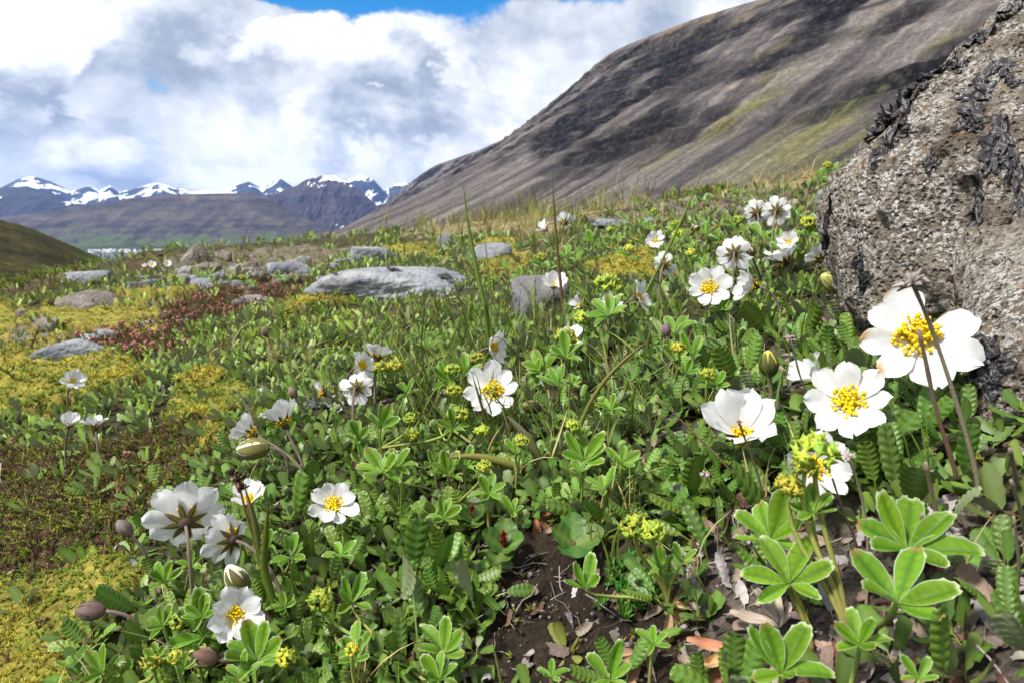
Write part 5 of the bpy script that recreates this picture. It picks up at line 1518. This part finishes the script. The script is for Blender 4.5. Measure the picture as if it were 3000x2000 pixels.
for k, (u, v, w, h) in enumerate(LI):
    rim = v < 340 and u - v * -.95 < 2352 and k < 17
    crust(btree, u, v, w * 1.25, h * 1.25, boulder, BC, .9 if rim else .28, k)
    if k % 2 == 0: crust(btree, u + rng.uniform(-14, 14), v + rng.uniform(-8, 22), w * .8, h * .9, boulder, BC, 1.1 if rim else .4, k + 50)
slab, sV, sT, sc_ = rock_info[0]
stree = BVHTree.FromPolygons([tuple(x) for x in (sV @ ry(-.10).T + sc_)], [tuple(map(int, x)) for x in sT])
for u, v, w, h in [(905, 622, 34, 16), (1020, 636, 34, 10), (1045, 650, 24, 8), (770, 630, 14, 12)]:
    loc, nn, _, dist = stree.ray_cast(Vector((0, 0, 0)), Vector(ray(u, v)))
    if loc is None: continue
    tt = loc.y * CP; sc = G((w, w * .7, h)) * tt / FPX * .6
    M = np.eye(4); M[:3, :3] = frame(np.array(nn), rng.uniform(0, 6)) * sc[None]; M[:3, 3] = np.array(loc) + np.array(nn) * .002 - sc_
    M[:3, :] = ry(.10) @ M[:3, :]
    put('lichen', L_lichen[int(rng.integers(6))], slab, M)

# ================================================================== spreading the turf
def spots(n, r0, r1, k, half=50):
    """random places in front of the lens; density falls off as 1/r^k per area"""
    e = 2 - k
    x = rng.random(n)
    r = (r0 ** e + x * (r1 ** e - r0 ** e)) ** (1 / e) if abs(e) > 1e-6 else r0 * (r1 / r0) ** x
    th = np.radians(rng.uniform(-half, half, n))
    return r * np.sin(th), r * np.cos(th), r
def outside_boulder(x, y, z):
    d = P3(x, y, z) - BC
    rr = np.linalg.norm(d, axis=1); dn = d / rr[:, None]
    acc = np.zeros(len(x))
    i = np.array([np.argmax(BV @ q) for q in dn]) if len(x) < 4000 else None
    if i is None:
        i = np.concatenate([np.argmax(BV[::8] @ dn[s:s + 4000].T, axis=0) * 8 for s in range(0, len(x), 4000)])
    return rr > Rb[i] + .003
def surface(x, y):
    """height and tilt of the ground"""
    e = .012
    z = ground(x, y); zx = (ground(x + e, y) - z) / e; zy = (ground(x, y + e) - z) / e
    return z, nrm(np.stack([-zx, -zy, np.ones_like(zx)], 1))
def pickers(n, r0, r1, k, prob):
    x, y, r = spots(n, r0, r1, k)
    R_, u, v = regions_at(x, y)
    pr = np.full(n, prob.get('base', 0.0))
    for key in ('drygrass', 'gravel', 'azalea', 'heath', 'litter', 'soil', 'moss'):
        pr[R_[key]] = prob.get(key, 0.0)
    pr = pr * np.clip(.62 + 1.1 * vnoise(P3(x, y) * (7 / np.clip(np.median(r), .4, 2)), int(k * 100) + n % 97), prob.get('clump', .25), 1.0)
    ok = rng.random(n) < pr
    x, y, r, u, v = x[ok], y[ok], r[ok], u[ok], v[ok]
    near_b = np.hypot(x - BC[0], y - BC[1]) < .45
    if near_b.any():
        idx = np.where(near_b)[0]
        keep = np.ones(len(x), bool); keep[idx] = outside_boulder(x[idx], y[idx], ground(x[idx], y[idx]) + .004)
        x, y, r, u, v = x[keep], y[keep], r[keep], u[keep], v[keep]
    return x, y, r, u, v
def tilt(nv, amt):
    return nrm(nv + rng.normal(size=nv.shape) * amt)
def stuff(name, label, cat, parts, mat):
    V, T, C = join(parts)
    o = put(name, mesh(name, V, T, C, mat), kind='stuff', label=label, category=cat)
    return o
def tints(n, lo=.75, hi=1.25, cj=.10):
    return rng.uniform(lo, hi, (n, 1)) * (1 + rng.normal(size=(n, 3)) * cj)

# ---- avens leaves: near rosettes are plants with leaves of their own
x, y, r, u, v = pickers(1500, .20, 1.0, 1.25, {'base': 1.0, 'litter': .42, 'soil': .03, 'gravel': .05, 'moss': .05, 'heath': .06, 'azalea': 0, 'clump': .45})
inside = (u > -60) & (u < 2420) & (v > 560) & (v < 1640)
# keep the bare hollow of soil open and the bottom corners as they are
x, y, r, u, v = (q[inside] for q in (x, y, r, u, v))
o_ = np.argsort(r)[:300]
x, y, r, u, v = (q[o_] for q in (x, y, r, u, v))
z, nv = surface(x, y)
GROUPS = [('dark green crinkled avens rosette among dead leaves at the lower right', lambda a, b: (a > 1450)),
          ('dark green crinkled avens rosette in the lower middle of the mat', lambda a, b: (a > 820) & (a <= 1450)),
          ('crinkled avens rosette on the left of the mat near the moss', lambda a, b: (a <= 820))]
for k in range(len(x)):
    gi = 0 if u[k] > 1450 else (1 if u[k] > 820 else 2)
    root = G((x[k], y[k], z[k]))
    pl = thing('mountain_avens', GROUPS[gi][0], 'plant', root, ('avens rosettes at the lower right', 'avens rosettes in the lower middle', 'avens rosettes on the left')[gi])
    F = frame(nrm(nv[k] + G((0, -.25, .3)) + rng.normal(size=3) * .12), rng.uniform(0, 6.28))
    nl = int(rng.integers(5, 8)); size = rng.uniform(.013, .021) * (1.1 if u[k] > 1500 else .95)
    for q in range(nl):
        az = q * 2.4 + rng.uniform(-.4, .4); el = rng.uniform(.25, 1.15)
        M = F @ rz(az) @ rx(el) @ ry(rng.uniform(-.5, .5))
        off_ = M @ G((0, .34, 0)) * size
        put('leaf', (L_avens if u[k] > 1150 + rng.normal() * 350 or r[k] < .36 else L_avens_light)[int(rng.integers(8))], pl, m4(M, off_ + G((0, 0, .002)), size * rng.uniform(.8, 1.2)))

# ---- the rest of the avens mat
def rosette(seed, nl, hi):
    r_ = np.random.default_rng(seed); out = []
    for q in range(nl):
        V, T, C = avens_leaf(3, seed * 9 + q, False) if not hi else avens_leaf(4, seed * 9 + q, False, (.82, .90, .95))
        az = q * 2.4 + r_.uniform(-.4, .4); el = r_.uniform(.35, 1.25) if hi else r_.uniform(.6, 1.35)
        M = rz(az) @ rx(el) @ ry(r_.uniform(-.5, .5))
        V = V * G((1, 1, 1) if hi else (.78, 1.12, 1)) * r_.uniform(.75, 1.2) @ M.T + M @ G((0, .30, 0))
        out.append((V, T, C * r_.uniform(.75, 1.25)))
    return join(out)
T_near = [rosette(k, 5, True) for k in range(6)]; T_mid = [rosette(20 + k, 6, False) for k in range(6)]
parts = []
for N, r0, r1, k, tm, s0 in ((4200, .22, 1.1, 1.2, T_near, .0135), (8800, .7, 3.4, 1.30, T_mid, .0165), (2600, 2.0, 6.0, 1.5, T_mid, .030)):
    x, y, r, u, v = pickers(N, r0, r1, k, {'base': 1.0, 'litter': .16, 'soil': .02, 'gravel': .30, 'moss': .06, 'heath': .10, 'azalea': .05, 'drygrass': .04, 'clump': .50})
    z, nv = surface(x, y); n = len(x)
    Rm = frames(tilt(nv + G((0, -.15, .3)), .2), rng.uniform(0, 6.28, n))
    tn = tints(n, .7, 1.25, .07)
    light = (sstep(r, .55, 1.3) * sstep(1300 - u, 0, 600))[:, None]        # the slope farther left grows a younger, yellower leaf
    tn = tn * (1 + light * G((.55, .42, .20)))
    parts.append(scatter(tm, P3(x, y, z + .001), Rm, s0 * rng.uniform(.75, 1.25, n), tn))
stuff('avens_foliage', 'dense low carpet of crinkled green avens leaves covering the slope', 'ground cover', parts, m_dryas_mat)

# ---- moss: little stars of pointed leaves
def moss_star(seed):
    r_ = np.random.default_rng(seed); V, T, C = [], [], []
    for q in range(7):
        az = q * 0.9 + r_.uniform(-.3, .3); el = r_.uniform(.3, 1.3); b = len(V)
        d = G((math.cos(az) * math.cos(el), math.sin(az) * math.cos(el), math.sin(el))); s = nrm(np.cross(d, (0, 0, 1.)))
        V += [s * .13, -s * .13, d * r_.uniform(.8, 1.15)]; T += [(b, b + 1, b + 2)]; C += [G((.21, .19, .02))] * 2 + [G((.58, .55, .09))]
    return G(V), G(T), G(C)
T_moss = [moss_star(k) for k in range(6)]
parts = []
for N, r0, r1, k, s0 in ((60000, .3, 1.2, 1.0, .0042), (60000, .8, 4.5, 1.3, .008)):
    x, y, r, u, v = pickers(N, r0, r1, k, {'moss': 1.0, 'base': .03, 'heath': .16, 'azalea': .1, 'gravel': .12, 'soil': .02, 'drygrass': .12, 'litter': .01, 'clump': .9})
    z, nv = surface(x, y); n = len(x)
    R_ = regions_at(x, y, 0)[0]['moss']
    z = z + np.where(R_, (.004 + .012 * (fbm(P3(x, y) * 26, 3, 61) * .5 + .5)) * np.clip(r / .7, .6, 2), 0)
    Rm = frames(tilt(nv, .35), rng.uniform(0, 6.28, n))
    tn = tints(n, .6, 1.25, .06)
    patchy = vnoise(P3(x, y) * 14, 91)[:, None]
    tn = tn * (G((.60, .78, .8)) + sstep(-patchy, -.35, .1) * (G((1.05, 1.0, 1.0)) - G((.60, .78, .8))))
    parts.append(scatter(T_moss, P3(x, y, z), Rm, s0 * rng.uniform(.7, 1.4, n), tn))
stuff('moss', 'yellow-green moss cushions between stones and heath', 'moss', parts, m_moss)

# ---- crowberry heath and trailing azalea
def heath_shoot(seed, cols, flower=None):
    r_ = np.random.default_rng(seed); out = []
    lean = r_.normal(size=2) * .3
    P = bez((0, 0, 0), (0, 0, .4), (lean[0], lean[1], .7), (lean[0] * 1.5, lean[1] * 1.5, 1.0), 3)
    V, T = tube(P, [.035, .03, .02], 3, False); out.append((V, T, G((.09, .05, .03))))
    V, T, C = [], [], []
    for q in range(26):
        f = .25 + .75 * q / 26; az = q * 2.4; el = .35 + .7 * f
        c = G((lean[0] * 1.5 * f ** 2, lean[1] * 1.5 * f ** 2, f)); d = G((math.cos(az) * math.cos(el), math.sin(az) * math.cos(el), math.sin(el)))
        s = nrm(np.cross(d, (0, 0, 1.))) * .055; L = r_.uniform(.20, .30); b = len(V)
        V += [c + s, c + d * L, c - s]; T += [(b, b + 1, b + 2)]
        C += [G(cols[0]) * (1 - f) + G(cols[1]) * f] * 3
    out.append((G(V), G(T), G(C)))
    if flower is not None:
        for q in range(3):
            c = G((lean[0] * 1.5, lean[1] * 1.5, 1.0)) + G((r_.uniform(-.2, .2), r_.uniform(-.2, .2), r_.uniform(.0, .22)))
            out.append((OCT_V * .13 + c, OCT_T, G(flower) * r_.uniform(.7, 1.2)))
    return join(out)
T_green = [heath_shoot(k, ((.05, .06, .012), (.16, .25, .03))) for k in range(3)]
T_rust = [heath_shoot(10 + k, ((.06, .034, .02), ((.19, .105, .06), (.14, .08, .05), (.22, .13, .085), (.13, .11, .04))[k])) for k in range(4)]
T_olive = [heath_shoot(20 + k, ((.06, .06, .014), (.27, .26, .04))) for k in range(3)]
T_pink = [heath_shoot(30 + k, ((.05, .045, .018), (.15, .13, .035)), (.55, .20, .20)) for k in range(1)]
T_redm = [heath_shoot(40 + k, ((.05, .035, .02), ((.17, .095, .05), (.15, .16, .035), (.17, .13, .055), (.13, .11, .05))[k])) for k in range(4)]
def cover(name, label, cat, sets, prob, mat, zoff=0, seeds=None):
    parts = []
    for N, r0, r1, k, s0, tm in sets:
        x, y, r, u, v = pickers(N, r0, r1, k, prob); n = len(x)
        if not n: continue
        z, nv = surface(x, y)
        parts.append(scatter(tm, P3(x, y, z + zoff), frames(tilt(nv, .35), rng.uniform(0, 6.28, n)), s0 * rng.uniform(.6, 1.4, n), tints(n, .75, 1.55, .08)))
    return stuff(name, label, cat, parts, mat)
cover('heath', 'mat of crowberry with rusty twigs and green tips at the left', 'ground cover',
      [(42000, .35, 1.3, 1.0, .0085, T_rust + T_green + T_green + T_olive), (24000, .35, 1.3, 1.0, .0095, T_olive + T_rust), (16000, 1.2, 7, 1.3, .035, T_olive + T_green)],
      {'heath': 1.0, 'moss': .14, 'base': .04, 'clump': .8}, m_herb_mat)
cover('azalea', 'reddish mat of trailing azalea with tiny pink flowers, left of the slab', 'ground cover',
      [(110000, .7, 3.8, 1.1, .015, T_redm + T_pink)], {'azalea': 1.0, 'gravel': .06, 'heath': .02, 'clump': .9}, m_herb_mat)
cover('yellow_herb', 'pale yellow-green herbs dotted over the upper slope', 'ground cover', [(5200, 1.0, 6, 1.35, .028, [heath_shoot(50 + k, ((.10, .14, .02), (.30, .38, .06))) for k in range(3)])],
      {'base': .45, 'gravel': .65, 'moss': .25, 'heath': .12, 'drygrass': .10, 'clump': .15}, m_herb_mat)

# ---- grass tufts, green in the middle and straw-coloured towards the skyline
def tuft(seed, nb, cols, spread=.5, hgt=(.5, 1.1)):
    r_ = np.random.default_rng(seed); out = []
    for q in range(nb):
        a = r_.uniform(0, 6.28); o_ = G((math.cos(a), math.sin(a), 0)) * r_.uniform(0, .18); h = r_.uniform(*hgt)
        b = r_.uniform(0, 6.28); dirv = G((math.cos(b), math.sin(b), 0)) * r_.uniform(.05, spread) * h
        P = bez(o_, o_ + G((0, 0, h * .5)), o_ + dirv * .5 + G((0, 0, h * .85)), o_ + dirv * 1.3 + G((0, 0, h)), 6)
        w = .014 * G([1, 1, .9, .7, .4, .05]); s = nrm(np.cross(dirv, (0, 0, 1.)) + r_.normal(size=3) * .3)
        V = np.vstack([P - s * w[:, None], P + s * w[:, None]]); qd = quads(2, 6); T = np.vstack([qd[:, :3], qd[:, [0, 2, 3]]])
        c0, c1 = G(cols[0]), G(cols[1]); k = np.linspace(0, 1, 6)[:, None]; C = c0 * (1 - k) + c1 * k
        out.append((V, T, np.vstack([C, C]) * r_.uniform(.7, 1.3)))
    return join(out)
T_g = [tuft(k, 5, ((.10, .15, .025), (.17, .25, .035))) for k in range(4)]
T_dark = [tuft(10 + k, 4, ((.10, .13, .025), (.09, .06, .025)), .7) for k in range(3)]
T_straw = [tuft(20 + k, 7, ((.32, .25, .10), (.48, .38, .18)), .9, (.3, 1)) for k in range(4)]
T_skyl = [tuft(30 + k, 7, ((.17, .17, .035), (.30, .28, .07)), .5) for k in range(4)]
parts = []
def tufts(N, r0, r1, k, s0, tm, prob, box=None, flat_=0.25):
    x, y, r, u, v = pickers(N, r0, r1, k, prob)
    if box is not None:
        m = (u > box[0]) & (u < box[1]) & (v > box[2]) & (v < box[3]); x, y, r, u, v = (q[m] for q in (x, y, r, u, v))
    z, nv = surface(x, y); n = len(x)
    if n: parts.append(scatter(tm, P3(x, y, z), frames(tilt(nv * .4 + G((0, 0, .6)), flat_), rng.uniform(0, 6.28, n)), s0 * rng.uniform(.6, 1.4, n), tints(n, .75, 1.25, .06)))
tufts(3200, .35, 1.2, 1.2, .055, T_g + T_dark, {'base': .8, 'clump': .1}, (840, 1560, 720, 1080))
tufts(700, .3, 1.4, 1.2, .045, T_straw, {'base': .5, 'clump': .1, 'soil': .1, 'litter': .25, 'heath': .2, 'moss': .1})
tufts(260, .3, .8, 1.2, .04, T_g, {'base': .5, 'clump': .1, 'soil': .1, 'litter': .1})
tufts(2600, 1.3, 6.5, 1.2, .085, T_straw, {'drygrass': .9, 'gravel': .35, 'base': .05, 'clump': .5})
tufts(3000, 1.6, 6.5, 1.1, .13, T_skyl + T_dark, {'drygrass': .9, 'base': .06, 'heath': .05, 'clump': .5}, (700, 1500, 380, 600))
tufts(900, 1.2, 6.0, 1.2, .07, T_straw + T_skyl, {'gravel': .4, 'base': .12, 'azalea': .08, 'clump': .2})
stuff('grass', 'thin grass tufts, green in the middle and straw-coloured along the skyline', 'grass', parts, m_grass_mat)

# ---- litter: dead leaves one can tell apart, small stuff joined
def dead_shape(seed, fine=True):
    V, T, C = avens_leaf(6 if fine else 4, 60 + seed, fine)
    r_ = np.random.default_rng(seed); V = V.copy()
    V[:, 2] += r_.uniform(.6, 2.0) * V[:, 0] ** 2 * r_.choice([-1, 1]) * 2 + r_.uniform(-.5, .5) * V[:, 1] ** 2 + .05 * np.sin(V[:, 1] * 9 + seed)
    base = G([(.30, .27, .25), (.20, .16, .13), (.13, .075, .05), (.36, .33, .32), (.25, .19, .14)][seed % 5])
    return V, T, np.tile(base, (len(V), 1)) * r_.uniform(.8, 1.2, (len(V), 1))
L_dead = lib('dead_leaf', [dead_shape(k) for k in range(10)], m_dead)
x, y, r, u, v = pickers(2600, .2, .85, 1.3, {'litter': 1.0, 'soil': .28, 'base': .07, 'clump': .5})
m = (u > 0) & (u < 2400) & (v < 1620); x, y, r, u, v = (q[m] for q in (x, y, r, u, v))
o_ = np.argsort(r)[:280]; x, y, r, u, v = (q[o_] for q in (x, y, r, u, v)); z, nv = surface(x, y)
for k in range(len(x)):
    F = frame(nrm(nv[k] + rng.normal(size=3) * .38), rng.uniform(0, 6.28))
    lab, grp = (('curled grey-brown dead leaf lying in the litter at the lower right', 'dead leaves at the lower right') if u[k] > 1500 and v[k] > 1000 else
                ('curled mauve-grey dead leaf in the litter at the boulder foot', 'dead leaves at the boulder foot') if u[k] > 1500 else
                ('curled brown dead leaf between the green leaves and bare soil', 'dead leaves in the middle'))
    put('dead_leaf', L_dead[int(rng.integers(10))], None, m4(F, (x[k], y[k], z[k] + .002), rng.uniform(.010, .019)), label=lab, category='dead leaf', group=grp)
T_flake = [(V * .9, T, C) for V, T, C in (dead_shape(k, False) for k in range(5))]
def twig_shape(seed):
    r_ = np.random.default_rng(seed); P = np.cumsum(r_.normal(size=(6, 3)) * G((.06, .06, .05)) + G((.2, 0, .01)), 0); P -= P.mean(0)
    V, T = tube(P, .012 * r_.uniform(.7, 1.4), 4); return V, T, G([(.16, .11, .08), (.30, .25, .21), (.09, .055, .04), (.38, .33, .28)][seed % 4]) * np.ones((len(V), 1))
T_twig = [twig_shape(k) for k in range(8)]
parts = []
for N, r0, r1, k, tm, s0, pr in ((9000, .2, 1.3, 1.2, T_flake, .010, {'litter': .9, 'soil': .6, 'base': .20, 'heath': .05, 'clump': .4}),
                                 (5200, .2, 1.6, 1.2, T_twig, .026, {'litter': .8, 'soil': .7, 'base': .10, 'heath': .35, 'azalea': .2, 'gravel': .1, 'moss': .03, 'clump': .4})):
    x, y, r, u, v = pickers(N, r0, r1, k, pr); z, nv = surface(x, y); n = len(x)
    parts.append(scatter(tm, P3(x, y, z + .002), frames(tilt(nv, .4), rng.uniform(0, 6.28, n)), s0 * rng.uniform(.5, 1.5, n), tints(n, .6, 1.2, .05)))
stuff('litter', 'small dry flakes and twigs scattered between the plants', 'litter', parts, m_litter)

# crumbs of soil and grit
V0, T0 = ico(1)
T_grit = [(V0 * np.random.default_rng(k).uniform(.6, 1.3, (len(V0), 3)), T0, G([(.045, .032, .022), (.10, .08, .06), (.20, .18, .16)][k % 3]) * np.ones((len(V0), 1))) for k in range(6)]
parts = []
for N, r0, r1, k, s0, pr in ((14000, .25, .9, 1.2, .0008, {'soil': 1.0, 'litter': .6, 'base': .12, 'clump': .6}), (5000, .9, 5.5, 1.3, .012, {'gravel': 1.0, 'azalea': .12, 'moss': .05, 'clump': .4})):
    x, y, r, u, v = pickers(N, r0, r1, k, pr); z, nv = surface(x, y); n = len(x)
    parts.append(scatter(T_grit, P3(x, y, z), frames(tilt(nv, .6), rng.uniform(0, 6.28, n)), s0 * rng.uniform(.4, 1.8, n) , tints(n, .7, 1.4, .05)))
stuff('gravel', 'loose grit and soil crumbs between stones and plants', 'gravel', parts, m_litter)

# ---- bright green cushion of pointed leaves by the bare soil
def point_leaf(seed):
    s = np.linspace(0, 1, 6); w = .17 * np.sin(np.pi * (s * .85 + .15)) ** .9; w[-1] = .01; a = G([-1, 0, 1.])
    A, S = np.meshgrid(a, s, indexing='ij')
    V = np.stack([A * w[None], S, -.08 * (A == 0) + .12 * S ** 2], -1).reshape(-1, 3); q = quads(3, 6)
    return V, np.vstack([q[:, :3], q[:, [0, 2, 3]]]), np.where((A == 0)[..., None], G((.07, .20, .02)), G((.11, .27, .035))).reshape(-1, 3)
L_point = lib('leaf', [point_leaf(0)], m_herb)
n_c = 0
for k in range(170):
    u_, v_ = rng.uniform(1380, 1545), rng.uniform(1275, 1490)
    if ((u_ - 1465) / 82) ** 2 + ((v_ - 1330) / 60) ** 2 > 1 and not (u_ > 1380 and u_ < 1470 and v_ > 1380 and rng.random() < .35): continue
    if n_c >= 46: break
    n_c += 1
    p, tt = solve(u_, v_, .002); root = G((p[0], p[1], ground(p[0], p[1])[0]))
    o = thing('cushion_rosette', 'bright green pointed-leaf rosette of the low cushion beside the bare soil', 'plant', root, 'rosettes of the green cushion')
    F = frame(nrm(G((rng.normal() * .2, -.3 + rng.normal() * .2, 1))), rng.uniform(0, 6))
    for q in range(7):
        put('leaf', L_point[0], o, m4(F @ rz(q * 2.4) @ rx(.45 + q * .12), (0, 0, .002), rng.uniform(.0055, .0075)))
# pale crusts of lichen near the white bowls
parts = []
for cu, cv, n in ((755, 900, 10), (700, 905, 26), (760, 925, 14), (690, 930, 20), (610, 900, 8), (655, 880, 8), (380, 905, 6)):
    for q in range(n):
        p, tt = solve(cu + rng.normal() * 26, cv + rng.normal() * 9, .003)
        V, T = lichen_shape(int(rng.integers(9))); s = rng.uniform(.003, .006)
        parts.append((V * s @ frame(nrm(rng.normal(size=3) * .5 + G((0, -.3, 1)))).T + p, T, G((.42, .45, .44)) * rng.uniform(.8, 1.15)))
stuff('pale_lichen', 'pale grey-white lichen crumbs on the moss left of the withering orange flower', 'lichen', parts, m_moss)

# ================================================================== air
m_haze, t = new_mat('air')
vol = t.n('ShaderNodeVolumePrincipled', Color=(.30, .50, 1.0), Density=HAZE, Anisotropy=.3)
t.n('ShaderNodeOutputMaterial', Volume=vol.outputs[0])
bm = bmesh.new(); bmesh.ops.create_cube(bm, size=1.0)
for q in bm.verts: q.co = ((q.co.x) * 44000, q.co.y * 26000 + 4600, -188 if q.co.z < 0 else 1500)
hz = bpy.data.meshes.new('haze'); bm.to_mesh(hz); bm.free(); hz.materials.append(m_haze)
put('haze', hz, kind='stuff', label='thin blue air over the far fjord and mountains', category='haze')
